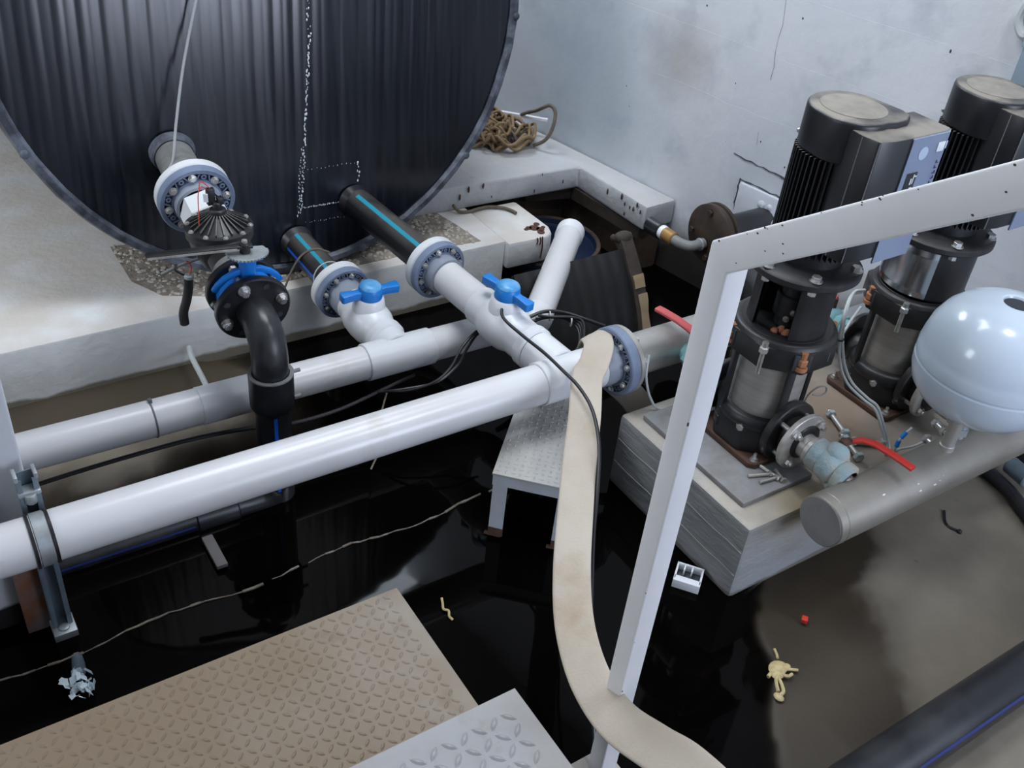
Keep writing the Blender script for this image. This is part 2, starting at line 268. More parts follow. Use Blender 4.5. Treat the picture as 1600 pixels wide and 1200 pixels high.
class G:
    def __init__(s): s.v = []; s.f = []
    def add(s, vs, fs):
        o = len(s.v); s.v += [tuple(v) for v in vs]; s.f += [tuple(i + o for i in f) for f in fs]; return s
    def box(s, c, d, ux=(1, 0, 0), uy=(0, 1, 0), uz=(0, 0, 1), taper=1.0):
        c, ux, uy, uz = V(c), V(ux), V(uy), V(uz)
        vs = []
        for k in (-.5, .5):
            t = 1.0 if k < 0 else taper
            for i, j in ((-.5, -.5), (.5, -.5), (.5, .5), (-.5, .5)):
                vs.append(c + ux * d[0] * i * t + uy * d[1] * j * t + uz * d[2] * k)
        return s.add(vs, [(3, 2, 1, 0), (4, 5, 6, 7), (0, 1, 5, 4), (1, 2, 6, 5), (2, 3, 7, 6), (3, 0, 4, 7)])
    def lathe(s, prof, o, d=(0, 0, 1), seg=32, a0=0.0, a1=2 * PI, twist=0.0):
        """prof: list of (radius, height) along d from o; a closed outline when it returns to its start"""
        x, y, z = frame_z(d); o = V(o); full = abs(a1 - a0 - 2 * PI) < 1e-6
        n = seg if full else seg + 1
        vs = []
        for r, h in prof:
            for i in range(n):
                a = a0 + (a1 - a0) * i / seg + twist
                vs.append(o + z * h + (x * math.cos(a) + y * math.sin(a)) * r)
        fs = []
        for k in range(len(prof) - 1):
            for i in range(seg):
                j = (i + 1) % n if full else i + 1
                fs.append((k * n + i, k * n + j, (k + 1) * n + j, (k + 1) * n + i))
        return s.add(vs, fs)
    def cyl(s, o, d, r, h, seg=24, bev=0.0, r2=None, twist=0.0):
        r2 = r if r2 is None else r2
        if bev: prof = [(0, 0), (r - bev, 0), (r, bev), (r2, h - bev), (r2 - bev, h), (0, h)]
        else: prof = [(0, 0), (r, 0), (r2, h), (0, h)]
        return s.lathe(prof, o, d, seg, twist=twist)
    def ring(s, o, d, r0, r1, h, seg=32, bev=0.002):
        return s.lathe([(r0, 0), (r1 - bev, 0), (r1, bev), (r1, h - bev), (r1 - bev, h), (r0, h), (r0, 0)], o, d, seg)
    def tube(s, pts, r, seg=12, caps=True, r_end=None, prof=None, side=None):
        P = [V(p) for p in pts]; n = len(P)
        T = [((P[min(i + 1, n - 1)] - P[max(i - 1, 0)]).normalized()) for i in range(n)]
        x = V(side) if side else frame_z(T[0])[0]
        prof = prof or [(math.cos(2 * PI * i / seg), math.sin(2 * PI * i / seg)) for i in range(seg)]
        m = len(prof); vs = []
        for i in range(n):
            if side: x = V(side if not callable(side) else side(i / (n - 1)))
            x = (x - T[i] * x.dot(T[i])).normalized(); y = T[i].cross(x)
            rr = r if r_end is None else r + (r_end - r) * i / (n - 1)
            for a, b in prof: vs.append(P[i] + x * a * rr + y * b * rr)
        fs = [(i * m + k, i * m + (k + 1) % m, (i + 1) * m + (k + 1) % m, (i + 1) * m + k) for i in range(n - 1) for k in range(m)]
        if caps: fs += [tuple(range(m - 1, -1, -1)), tuple((n - 1) * m + k for k in range(m))]
        return s.add(vs, fs)
    def prism(s, poly, z0, z1):
        n = len(poly)
        vs = [(p[0], p[1], z0) for p in poly] + [(p[0], p[1], z1) for p in poly]
        return s.add(vs, [tuple(range(n - 1, -1, -1)), tuple(range(n, 2 * n))] + [(i, (i + 1) % n, n + (i + 1) % n, n + i) for i in range(n)])
    def prism_dir(s, poly, o, ux, uy, uz, h):
        o, ux, uy, uz = V(o), V(ux), V(uy), V(uz); n = len(poly)
        vs = [o + ux * p[0] + uy * p[1] for p in poly]; vs += [v + uz * h for v in vs]
        return s.add(vs, [tuple(range(n - 1, -1, -1)), tuple(range(n, 2 * n))] + [(i, (i + 1) % n, n + (i + 1) % n, n + i) for i in range(n)])
    def ball(s, o, r, seg=16, rings=8, sc=(1, 1, 1)):
        o = V(o); vs = []; fs = []
        for k in range(rings + 1):
            t = PI * k / rings
            for i in range(seg):
                a = 2 * PI * i / seg
                vs.append(o + V((math.sin(t) * math.cos(a) * r * sc[0], math.sin(t) * math.sin(a) * r * sc[1], math.cos(t) * r * sc[2])))
        for k in range(rings):
            for i in range(seg):
                j = (i + 1) % seg
                fs.append((k * seg + i, (k + 1) * seg + i, (k + 1) * seg + j, k * seg + j))
        return s.add(vs, fs)
    def obj(s, name, m, parent=None, bevel=0.0, segs=2, angle=38, kind=None, label=None, jitter=0.0):
        me = bpy.data.meshes.new(name)
        off = parent['_base'] if parent is not None and '_base' in parent else (0, 0, 0)
        off = V(off)
        me.from_pydata([tuple(V(v) - off) for v in s.v], [], s.f)
        bm = bmesh.new(); bm.from_mesh(me)
        bmesh.ops.remove_doubles(bm, verts=bm.verts, dist=1e-5)
        bmesh.ops.dissolve_degenerate(bm, edges=bm.edges, dist=1e-6)
        bmesh.ops.recalc_face_normals(bm, faces=bm.faces)
        if bevel:
            es = [e for e in bm.edges if len(e.link_faces) == 2 and e.calc_face_angle(0) > math.radians(40)]
            bmesh.ops.bevel(bm, geom=es, offset=bevel, segments=segs, affect='EDGES', profile=0.5, clamp_overlap=True)
        if jitter:
            for v in bm.verts: v.co += noise.noise_vector(v.co * 14) * jitter
        bm.to_mesh(me); bm.free()
        me.polygons.foreach_set('use_smooth', [True] * len(me.polygons))
        me.set_sharp_from_angle(angle=math.radians(angle))
        me.materials.append(M[m] if isinstance(m, str) else m)
        o = bpy.data.objects.new(name, me); COL.objects.link(o)
        if parent is not None:
            o.parent = parent; o['_base'] = tuple(off)
        if kind: o['kind'] = kind
        if label: o['label'] = label
        return o

def thing(name, label, cat, base=(0, 0, 0), group=None):
    o = bpy.data.objects.new(name, None); COL.objects.link(o)
    o.location = base; o.empty_display_size = 0.05
    o['label'] = label; o['category'] = cat; o['_base'] = tuple(base)
    if group: o['group'] = group
    return o
def tag(o, label, cat, group=None, kind=None):
    o['label'] = label; o['category'] = cat
    if group: o['group'] = group
    if kind: o['kind'] = kind
    return o
def structure(o): o['kind'] = 'structure'; return o
def copy_tree(o, delta, label):
    def cp(a, par):
        c = a.copy(); COL.objects.link(c); c.parent = par
        for ch in list(a.children): cp(ch, c)
        return c
    c = cp(o, None); c.location = V(o.location) + V(delta); c['label'] = label; c['_base'] = tuple(c.location)
    return c
def arc(c, r, a0, a1, ux, uy, n=10):
    c, ux, uy = V(c), V(ux), V(uy)
    return [c + ux * r * math.cos(a0 + (a1 - a0) * i / n) + uy * r * math.sin(a0 + (a1 - a0) * i / n) for i in range(n + 1)]
def bolt(c, d, r, parent, m='zinc', h=0.008, stub=0.0, name='bolt'):
    """hexagon head with a washer and the end of its shank"""
    g = G(); d = V(d).normalized(); c = V(c)
    g.cyl(c, d, r * 1.35, 0.002, 12)
    g.cyl(c + d * 0.002, d, r, h, 6, bev=0.0008, twist=random.random())
    if stub: g.cyl(c + d * (0.002 + h), d, r * 0.5, stub, 8)
    return g.obj(name, m, parent)
def lerp(a, b, t): return V(a) + (V(b) - V(a)) * t

# ------------------------------------------------------------------ the setting
WALL = lambda y: 2.53 - 0.176 * (y - 2.49)
def fnoise(x, y, s, k=0.0): return noise.noise(V((x * s + 11.3, y * s - 4.7, k)))
def floor_z(x, y):
    n = fnoise(x, y, 5) * 0.05 + fnoise(x, y, 14) * 0.02 + fnoise(x, y, 40) * 0.008
    deep = -0.16
    # right-hand slab of floor: distance from the line where it drops into the flooded channel
    d = (x - 1.436) * 0.767 - (y - 0.80) * 0.64 + n * 0.9
    zr = -0.0035 + min(0.010, max(0.0, (x - dry_line(y)) * 0.05)) if d > 0 else max(deep, -0.0035 + d * 1.8)
    # left: silt bank in front of the tank plinth
    dl = min(0.80 - x, (y - 2.20 - 0.35 * max(0, x - 0.45))) + n * 1.6
    zl = max(deep, min(0.012, dl * 0.25)) if y < 2.7 else 0.012
    return max(zr if x > 0.9 else deep, zl if x < 1.0 else deep)
DRY = [(0.0, 1.25), (0.4, 1.55), (0.60, 1.72), (0.79, 1.87), (0.87, 1.90), (0.95, 1.93), (0.99, 2.09), (1.19, 2.22), (1.6, 2.4), (3.0, 3.6)]
def dry_line(y):
    for (a, xa), (b, xb) in zip(DRY, DRY[1:]):
        if y <= b: return xa + (xb - xa) * max(0, (y - a) / (b - a))
    return 3.6
def soak(x, y, z):
    n = fnoise(x, y, 9) * 0.05 + fnoise(x, y, 30) * 0.02
    if x < 1.0: return max(0.0, min(1.0, 0.9 - (z - 0.002) * 60 + n * 6)) if y < 2.42 else 0.95
    v = max(0.0, min(1.0, (dry_line(y) - x + n) * 22))
    pale = max(0.0, min(1.0, 0.5 + fnoise(x, y, 3.2, 4.0) * 1.6 - (x - 1.45) * 0.0))
    return v * (0.80 + 0.2 * (1 - pale)) + 0.25 * max(0, min(1, 0.62 - abs(y - 0.62) * 6)) * (x > 1.5)
def grid(x0, x1, y0, y1, st, fz):
    nx = int((x1 - x0) / st) + 1; ny = int((y1 - y0) / st) + 1
    vs = [(x0 + i * st, y0 + j * st, fz(x0 + i * st, y0 + j * st)) for j in range(ny) for i in range(nx)]
    fs = [(j * nx + i, j * nx + i + 1, (j + 1) * nx + i + 1, (j + 1) * nx + i) for j in range(ny - 1) for i in range(nx - 1)]
    return vs, fs
vs, fs = grid(-2.6, 3.44, -2.7, 3.0, 0.02, floor_z)
me = bpy.data.meshes.new('floor'); me.from_pydata(vs, [], fs)
me.attributes.new('soak', 'FLOAT', 'POINT').data.foreach_set('value', [min(1.0, soak(*v)) for v in vs])
me.polygons.foreach_set('use_smooth', [True] * len(me.polygons)); me.materials.append(M['floor'])
floor = bpy.data.objects.new('floor', me); COL.objects.link(floor); structure(floor)
wv, wf = grid(-2.6, 3.44, -2.7, 3.0, 0.02, lambda x, y: 0.0)
keep = [f for f in wf if min(vs[i][2] for i in f) < 0.004]
used = sorted({i for f in keep for i in f}); ix = {k: n for n, k in enumerate(used)}
me = bpy.data.meshes.new('water'); me.from_pydata([wv[i] for i in used], [], [tuple(ix[i] for i in f) for f in keep])
me.attributes.new('murk', 'FLOAT', 'POINT').data.foreach_set('value', [1 - math.exp(-max(0.0, -vs[i][2]) * 48) for i in used])
me.materials.append(M['water'])
water = bpy.data.objects.new('water', me); COL.objects.link(water); structure(water)

def wall_quad(name, p0, p1, z0, z1, t, m='wall'):
    a, b = V((*p0, 0)), V((*p1, 0)); d = (b - a).normalized(); n = V((d.y, -d.x, 0))
    g = G(); g.box((a + b) / 2 + n * t / 2 + V((0, 0, (z0 + z1) / 2)), ((b - a).length, t, z1 - z0), d, n, (0, 0, 1))
    return structure(g.obj(name, m))
yb = 5.7
w_right = wall_quad('wall_right', (WALL(yb), yb), (WALL(-2.7), -2.7), -0.4, 3.0, -0.2)
wall_quad('wall_back', (-2.6, yb), (WALL(yb) + 0.3, yb), -0.4, 3.0, -0.2, 'bare')
wall_quad('wall_left', (-2.6, -2.7), (-2.6, yb + 0.2), -0.4, 3.0, -0.2, 'bare')
wall_quad('wall_front', (WALL(-2.7) + 0.2, -2.7), (-2.6, -2.7), -0.4, 3.0, -0.2)
c = G(); c.box((0.3, 1.5, 3.05), (6.6, 9.0, 0.1)); structure(c.obj('ceiling', 'ceiling'))
# cracked patch in the wall where a pipe was put through: a slightly proud block with open joints
wd = V((-0.176, 1, 0)).normalized(); wn = V((-1, -0.176, 0)).normalized()
def on_wall(y, z, out=0.0): return V((WALL(y), y, z)) + wn * out
g = G(); g.box(on_wall(2.115, 0.385, 0.004), (0.26, 0.018, 0.185), wd, wn, (0, 0, 1)); g.obj('patch_block', 'wall', w_right, bevel=0.006, jitter=0.002)
g = G()
for a, b in (((2.252, 0.485), (1.95, 0.478)), ((2.252, 0.485), (2.245, 0.30)), ((2.30, 0.56), (2.0, 0.545))):
    pts = [on_wall(a[0] + (b[0] - a[0]) * t + random.uniform(-.004, .004), a[1] + (b[1] - a[1]) * t + random.uniform(-.004, .004), 0.001) for t in [i / 12 for i in range(13)]]
    for p, q in zip(pts, pts[1:]): g.tube([p, q], random.uniform(0.0012, 0.0035), 5)
g.obj('open_joint', 'crack', w_right)
# hairline crack running up the wall and thin courses where the blocks show through the paint
g = G()
pts = [on_wall(2.22 + 0.004 * math.sin(i * 1.9) + 0.002 * i, 0.62 + 0.045 * i, 0.0005) for i in range(22)]
for p, q in zip(pts, pts[1:]):
    if random.random() < 0.7: g.tube([p, q], random.uniform(0.0003, 0.0008), 5)
g.obj('hairline_crack', 'crack', w_right)
for z, y0, y1 in ((0.72, 1.9, 2.7), (0.92, 1.2, 3.2), (1.12, 1.4, 3.6)):
    g = G(); g.tube([on_wall(y0 + (y1 - y0) * i / 12, z + random.uniform(-.004, .004), -0.0039) for i in range(13)], 0.0042, 6); g.obj('block_course', 'wall', w_right)
g = G()
for k in range(20):
    p = on_wall(random.uniform(1.3, 3.2), random.uniform(0.45, 1.5), 0.0004)
    g.ball(p, random.uniform(0.001, 0.0035), 6, 4, (0.3, 1, random.uniform(0.6, 2)))
o = g.obj('paint_chip', 'crack', w_right, kind='stuff')

# pier at the left edge through which the two pipes run
g = G(); g.box((-0.42, 2.06, 1.1), (1.06, 0.50, 3.8)); structure(g.obj('wall_pier', 'wall', bevel=0.008))

# ------------------------------------------------------------------ concrete works
t = thing('tank_plinth', 'long low white-painted concrete plinth under the black tank', 'plinth', (0.6, 2.62, 0))
g = G(); g.box((0.10, 4.15, 0.015), (3.5, 3.06, 0.37)); g.obj('plinth_body', 'plinth', t, bevel=0.008, jitter=0.003)
g = G(); g.prism([(1.85, 2.60), (2.01, 2.598), (2.05, 2.615), (2.068, 2.66), (2.065, 2.888), (1.85, 2.888)], 0.092, 0.199); g.obj('corner_block', 'plinth', t, bevel=0.012, jitter=0.003)
# rough strip of bare aggregate around the tank
def agg(poly, n, name):
    xs = [p[0] for p in poly]; ys = [p[1] for p in poly]
    def inside(x, y):
        r = False
        for i in range(len(poly)):
            (xa, ya), (xb, yb_) = poly[i], poly[i - 1]
            if (ya > y) != (yb_ > y) and x < (xb - xa) * (y - ya) / (yb_ - ya) + xa: r = not r
        return r
    g = G(); g.prism(poly, 0.195, 0.2035); g.obj('rough_patch', 'aggregate', t)
    g = G(); k = 0
    while k < n:
        x, y = random.uniform(min(xs), max(xs)), random.uniform(min(ys), max(ys))
        if not inside(x, y): continue
        k += 1; r = random.uniform(0.003, 0.0085)
        g.ball((x, y, 0.2035), r, 6, 4, (random.uniform(.8, 1.4), random.uniform(.8, 1.3), random.uniform(.5, .8)))
    g.obj(name, 'pebble', t, kind='stuff', label='pale pebbles bare in the rough concrete')
agg([(0.60, 3.10), (0.60, 2.86), (0.66, 2.74), (0.80, 2.675), (1.10, 2.668), (1.30, 2.672), (1.56, 2.672), (1.765, 2.655), (1.745, 2.80), (1.71, 2.985), (1.5, 3.1), (0.9, 3.08)], 1500, 'aggregate_pebbles')
# rust splash on the corner block
g = G()
for x, y, r in ((2.005, 2.668, .020), (2.02, 2.65, .016), (1.985, 2.675, .012), (2.03, 2.69, .012), (2.01, 2.63, .014), (1.97, 2.67, .008), (2.04, 2.66, .008)):
    g.cyl((x, y, 0.1995), (0, 0, 1), r, 0.0022, 9)
for x, z0, z1 in ((1.985, 0.17, 0.20), (1.995, 0.112, 0.20), (1.972, 0.175, 0.20)):
    g.tube([(x, 2.598, z1), (x + 0.003, 2.5955, (z0 + z1) / 2), (x, 2.5955, z0)], 0.0025, 6)
g.obj('rust_splash', 'rust_stain', t)

t = thing('corner_ledge', 'L-shaped raised grey concrete ledge along the wall beside the tank', 'ledge', (2.3, 2.9, 0))
g = G(); g.prism([(1.60, 2.905), (2.352, 2.88), (2.375, 2.484), (WALL(2.49) - 0.003, 2.492), (WALL(5.5) - 0.003, 5.5), (1.60, 5.5)], 0.202, 0.30)
g.obj('ledge_slab', 'ledge', t, bevel=0.012, jitter=0.004)
g = G(); g.prism([(1.872, 2.99), (2.37, 2.97), (2.43, 2.53), (WALL(2.53) - 0.004, 2.53), (WALL(3.6) - 0.004, 3.6), (1.872, 3.6)], -0.2, 0.202)
g.obj('earth_footing', 'earth', t, bevel=0.02, jitter=0.012)
g = G(); g.prism([(2.15, 2.94), (2.345, 2.90), (2.39, 2.52), (2.43, 2.52), (2.40, 2.97), (2.15, 2.97)], 0.155, 0.203); g.obj('ragged_underside', 'mud', t, jitter=0.014)

random.seed(17)
g = G()
for k in range(22):
    r = random.uniform(.003, .008)
    if k < 12: g.ball((random.uniform(1.72, 2.33), 2.886 + random.uniform(0, .006), random.uniform(.215, .292)), r, 7, 5, (0.6, 0.5, 1.8))
    else: g.ball((2.362 + random.uniform(0, .006), random.uniform(2.50, 2.86), random.uniform(.215, .292)), r, 7, 5, (0.5, 0.7, 1.7))
g.obj('dark_chip', 'rust', t, kind='stuff')
# pump plinth
t = thing('pump_plinth', 'raw concrete block plinth carrying the two black pumps', 'plinth', (2.1, 1.33, 0))
g = G(); g.box((2.115, 1.3325, 0.0425), (1.09, 0.515, 0.385)); g.obj('concrete_block', 'plinth_raw', t, bevel=0.012, jitter=0.004)
for z in (0.075, 0.155):
    g = G(); g.tube([(1.5695, 1.08 + 0.05 * i, z + 0.002 * math.sin(i * 2.0)) for i in range(11)], 0.0016, 6); g.obj('board_mark', 'plinth_raw', t)
for x, y0 in ((1.735, 1.345),):
    g = G(); g.box((x, y0, 0.2435), (0.25, 0.40, 0.017)); g.obj('grey_pad', 'pad', t, bevel=0.004)

# ------------------------------------------------------------------ the black tank (its end tilted back to catch the doorway light)
TC = V((1.112, 2.833, 1.030)); TR = 0.828; TILT = math.radians(8)
TN, TE = V((0, -math.cos(TILT), math.sin(TILT))), V((0, math.sin(TILT), math.cos(TILT)))
face_y = lambda z: TC.y + (z - TC.z) * math.tan(TILT)
t = thing('water_tank', 'huge black ribbed plastic tank lying on the white plinth', 'tank', (TC.x, 2.75, 0.2))
al = math.radians(-4.0)
ux, uz = V((1, 0, 0)) * math.cos(al) + TE * math.sin(al), TE * math.cos(al) - V((1, 0, 0)) * math.sin(al)
g = G(); nu, nv = 480, 20
vs = []
for i in range(nu + 1):
    u = -TR * 0.9999 + 2 * TR * 0.9999 * i / nu
    h = math.sqrt(max(0, TR * TR - u * u))
    dy = (0.00038 + 0.0003 * fnoise(u, 0.0, 9)) * abs(math.cos(PI * u / 0.030)) + 0.0003 * math.sin(u * 90 + 1.5 * math.sin(u * 13))
    for j in range(nv + 1): vs.append(TC + TN * dy + ux * u + uz * (-h + 2 * h * j / nv))
g.add(vs, [(i * (nv + 1) + j, (i + 1) * (nv + 1) + j, (i + 1) * (nv + 1) + j + 1, i * (nv + 1) + j + 1) for i in range(nu) for j in range(nv)])
g.obj('end_face', 'tank', t, angle=60)
g = G(); vs = []
for ring in range(4):
    for k in range(96):
        a = 2 * PI * k / 96; q = V((math.cos(a), 0, 0)) * TR
        if ring == 0: p = TC + V((math.cos(a) * TR, 0, 0)) + TE * math.sin(a) * TR - TN * 0.002
        else: p = V((TC.x + math.cos(a) * TR, (0, 3.25, 5.0, 5.0)[ring], TC.z + math.sin(a) * TR * 0.995)) if ring < 3 else V((TC.x + math.cos(a) * .01, 5.0, TC.z + math.sin(a) * .01))
        vs.append(p)
g.add(vs, [(r * 96 + k, r * 96 + (k + 1) % 96, (r + 1) * 96 + (k + 1) % 96, (r + 1) * 96 + k) for r in range(3) for k in range(96)])
g.obj('shell', 'tank', t)
g = G(); g.lathe([(TR - 0.022, 0.012), (TR - 0.026, -0.006), (TR - 0.016, -0.016), (TR + 0.002, -0.014), (TR + 0.008, 0.004), (TR + 0.008, 0.04), (TR - 0.01, 0.04)], TC, -TN, 128)
g.obj('rim_weld', 'tank_rim', t, jitter=0.003)
for k in range(9):
    a = math.radians(-75 + k * 17)
    for s_ in (1, -1):
        p = TC + TN * 0.014 + V((s_ * math.cos(a) * (TR - 0.004), 0, 0)) + TE * math.sin(a) * (TR - 0.004)
        if k % 2 == (s_ > 0) or k > 6: continue
        g = G(); g.ball(p, 0.014, 8, 5, (1, 0.5, 1)); g.obj('weld_lump', 'tank_rim', t)
# sealant drips along the weld line
g = G()
def dots(p, q, n, r0, r1, jit=0.004):
    for i in range(n):
        f = i / max(1, n - 1); x, z = p[0] + (q[0] - p[0]) * f + random.uniform(-jit, jit), p[1] + (q[1] - p[1]) * f + random.uniform(-jit, jit)
        g.ball((x, face_y(z) - 0.002, z), random.uniform(r0, r1), 6, 4, (0.8, 0.5, random.uniform(0.9, 2.2)))
dots((1.200, 0.93), (1.126, 0.400), 95, 0.0012, 0.0032)
dots((1.145, 0.60), (1.112, 0.385), 26, 0.0012, 0.0026)
dots((1.145, 0.531), (1.335, 0.529), 14, 0.0008, 0.0016, 0.002)
dots((1.335, 0.528), (1.331, 0.465), 8, 0.0015, 0.004)
dots((1.126, 0.411), (1.259, 0.408), 34, 0.0009, 0.002, 0.0015)
dots((1.14, 0.36), (1.27, 0.357), 14, 0.0007, 0.0014, 0.003)
dots((1.206, 1.06), (1.200, 0.93), 14, 0.001, 0.003, 0.006)
g.obj('sealant_drips', 'sealant', t, kind='stuff', label='white sealant drips down the weld seam')

# ------------------------------------------------------------------ flanges and outlet pipes
def ribbed_flange(parent, c, d, r, hub, nbolt=8, front=0.024, twist=0.2, collar=True):
    """white collar behind, grey ring with pockets and radial webs in front, bolts all round; d points to the viewer's side"""
    x, y, z = frame_z(d); c = V(c)
    if collar:
        g = G(); g.ring(c - z * 0.034, d, hub * 0.8, r * 1.0, 0.034, 40, 0.006); g.obj('collar', 'collar', parent, label='white flange collar')
    g = G()
    g.lathe([(hub * 0.8, 0), (r - .002, 0), (r, .002), (r, front - .003), (r - .003, front), (r * 0.87, front), (r * 0.86, front * 0.45), (hub * 1.16, front * 0.45), (hub * 1.14, front), (hub, front), (hub * 0.8, front), (hub * 0.8, 0)], c, d, 48)
    ring = g.obj('backing_ring', 'flange_grey', parent)
    rm = (r * 0.86 + hub * 1.15) / 2; w = r * 0.86 - hub * 1.15
    g = G()
    n = nbolt * 4
    for i in range(n):
        a = 2 * PI * i / n + twist; e = x * math.cos(a) + y * math.sin(a); s_ = z.cross(e)
        if i % 4 == 2: g.ring(c + e * rm + z * front * 0.4, d, w * 0.20, w * 0.42, front * 0.58, 12, 0.001)
        elif i % 4: 
            k = 0.5 if i % 2 else -0.5
            e2 = (e + s_ * k * (1 if i % 4 == 1 else -1)).normalized()
            g.box(c + e * rm + z * front * 0.68, (w * 1.06, 0.0035, front * 0.6), e2, z.cross(e2), z)
    g.obj('web', 'flange_grey', ring, kind='stuff')
    g = G(); g.ring(c + z * front * 0.40, d, hub * 1.12, r * 0.865, front * 0.07, 40, 0.0005); g.obj('pocket_floor', 'flange_dark', ring)
    for i in range(nbolt):
        a = 2 * PI * i / nbolt + twist; e = x * math.cos(a) + y * math.sin(a)
        bolt(c + e * rm + z * front, d, w * 0.46, parent, h=0.007)
def pipe(p, q, r, name, m, parent, seg=32, label=None):
    g = G(); d = V(q) - V(p); g.lathe([(r * 0.86, 0), (r, 0), (r, d.length), (r * 0.86, d.length), (r * 0.86, 0)], p, d, seg); return g.obj(name, m, parent, label=label)
def socket(p, d, r, h, parent, m='pvc_joint', name='socket', lip=0.003):
    g = G(); g.lathe([(r * 0.8, 0), (r - lip, 0), (r, lip), (r, h - lip), (r - lip, h), (r * 0.8, h), (r * 0.8, 0)], p, d, 36); return g.obj(name, m, parent)
def stripe(p, q, r, ang, wid, m, parent, name='stripe'):
    g = G(); d = V(q) - V(p); x, y, z = frame_z(d)
    g.lathe([(r - 0.001, 0), (r + 0.0006, 0), (r + 0.0006, d.length), (r - 0.001, d.length), (r - 0.001, 0)], p, d, 3, ang - wid, ang + wid); return g.obj(name, m, parent)
def ang_of(d, v):
    x, y, z = frame_z(d); return math.atan2(V(v).dot(y), V(v).dot(x))

def tank_collar(parent, p, d, r):
    g = G(); g.lathe([(r, 0.022), (r * 1.05, 0.012), (r * 1.16, -0.006)], p, d, 32); g.obj('weld_collar', 'tank_rim' if r > 0.055 else 'hdpe', parent, jitter=0.003)

# outlet C1 (right) --------------------------------------------------
A1, B1 = V((1.313, 2.74, 0.401)), V((1.43, 1.68, 0.352)); D1 = (B1 - A1).normalized(); L1 = (B1 - A1).length
at1 = lambda y: lerp(A1, B1, (2.74 - y) / 1.06)
t = thing('outlet_pipe', 'black outlet pipe with turquoise stripe and grey flange, right of the two ball valves', 'pipe', tuple(at1(2.3)))
pipe(at1(2.77), at1(2.27), 0.050, 'pipe_stub', 'hdpe_dusty', t); tank_collar(t, at1(2.742), D1, 0.05)
aa = ang_of(D1, V((-0.30, -0.2, 0.78))); stripe(at1(2.70), at1(2.31), 0.050, aa, 0.14, 'stripe_teal', t)
ribbed_flange(t, at1(2.285), D1, 0.092, 0.056)
pipe(at1(2.262), at1(2.225), 0.059, 'flange_hub', 'hub_grey', t)
pipe(at1(2.228), at1(2.06), 0.051, 'white_spool', 'pvc', t)
# outlet C2 (left) ---------------------------------------------------
A2, B2 = V((1.10, 2.74, 0.303)), V((1.15, 2.12, 0.236)); D2 = (B2 - A2).normalized()
at2 = lambda y: lerp(A2, B2, (2.74 - y) / 0.62)
t = thing('outlet_pipe', 'short black outlet pipe tied with a cord, grey flange, left of the two ball valves', 'pipe', tuple(at2(2.5)))
pipe(at2(2.76), at2(2.44), 0.048, 'pipe_stub', 'hdpe_dusty', t); tank_collar(t, at2(2.728), D2, 0.048)
stripe(at2(2.71), at2(2.46), 0.048, ang_of(D2, V((-0.25, -0.2, 0.8))), 0.13, 'stripe_teal', t)
stripe(at2(2.70), at2(2.46), 0.048, ang_of(D2, V((-0.9, -0.2, 0.1))), 0.10, 'stripe_blue', t)
ribbed_flange(t, at2(2.445), D2, 0.088, 0.054, twist=0.5)
pipe(at2(2.422), at2(2.37), 0.056, 'flange_hub', 'hub_grey', t)
g = G(); g.tube([at2(2.52) + (V((1, 0, 0)) * math.cos(a) + V((0, 0.1, 1)) * math.sin(a)) * 0.0505 for a in [i * PI / 10 for i in range(21)]], 0.0024, 6, False); g.obj('zip_tie', 'cable_white', t)
g = G(); g.tube(smooth_path([at2(2.60) + V((0.045, 0, 0.03)), at2(2.60) + V((0.0, 0, 0.0515)), at2(2.61) + V((-0.04, 0, 0.034)), at2(2.61) + V((-0.075, 0.0, -0.01)), at2(2.61) + V((-0.105, 0, -0.075))]), 0.0035, 7); g.obj('cord_tail', 'rope_grey', t)

# ball valves ---------------------------------------------------------
def ball_valve(c, d, hdir, label, s0, s1, r=0.056):
    """white body between two sockets on the line through c along d, short neck, blue two-wing handle along hdir"""
    d = V(d).normalized(); c = V(c)
    t = thing('ball_valve', label, 'valve', tuple(c), 'ball valves on the tank outlets')
    g = G(); g.lathe([(r * .8, -s0), (r * 1.0, -s0), (r * 1.02, -s0 + .003), (r * 1.02, -0.062), (r * 1.10, -0.055), (r * 1.22, -0.034), (r * 1.26, 0), (r * 1.22, 0.034), (r * 1.10, 0.055), (r * 1.04, 0.062), (r * 1.04, s1 - .03), (r * .8, s1 - .03)], c, d, 40)
    g.obj('body', 'pvc_joint', t)
    socket(c + d * (s1 - 0.034), d, r * 1.13, 0.034, t, name='union_ring', lip=0.006)
    up = V((0, 0, 1)); up = (up - d * up.dot(d)).normalized()
    g = G(); g.cyl(c + up * r * 0.6, up, 0.052, r * 1.05, 32, bev=0.006, r2=0.044); g.obj('neck', 'pvc_joint', t)
    hb = c + up * r * 1.60
    g = G(); g.cyl(hb, up, 0.038, 0.038, 28, bev=0.003, r2=0.034)
    hd = V(hdir).normalized(); sd = up.cross(hd)
    for s_ in (1, -1):
        prof = [(0.0, -0.020), (0.045, -0.011), (0.088, -0.016), (0.092, -0.010), (0.092, 0.010), (0.088, 0.016), (0.045, 0.011), (0.0, 0.020)]
        g.prism_dir([(a * s_, b * s_) for a, b in prof], hb + up * 0.004, hd, sd, up, 0.024)
    h = g.obj('handle', 'blue_handle', t, bevel=0.003, label='blue two-winged handle')
    g = G(); g.lathe([(0.033, 0), (0.031, 0.004), (0.022, 0.010), (0, 0.0125)], hb + up * 0.0375, up, 24); g.obj('handle_cap', 'blue_hub', h)
    return t
ball_valve(at1(1.955), D1, D1 + V((0.10, 0, 0)), 'white ball valve with blue handle turned along its pipe', 0.11, 0.145, 0.056)
ball_valve(at2(2.285), D2, V((1, -0.02, 0)), 'white ball valve with blue handle turned across its pipe', 0.10, 0.115, 0.054)

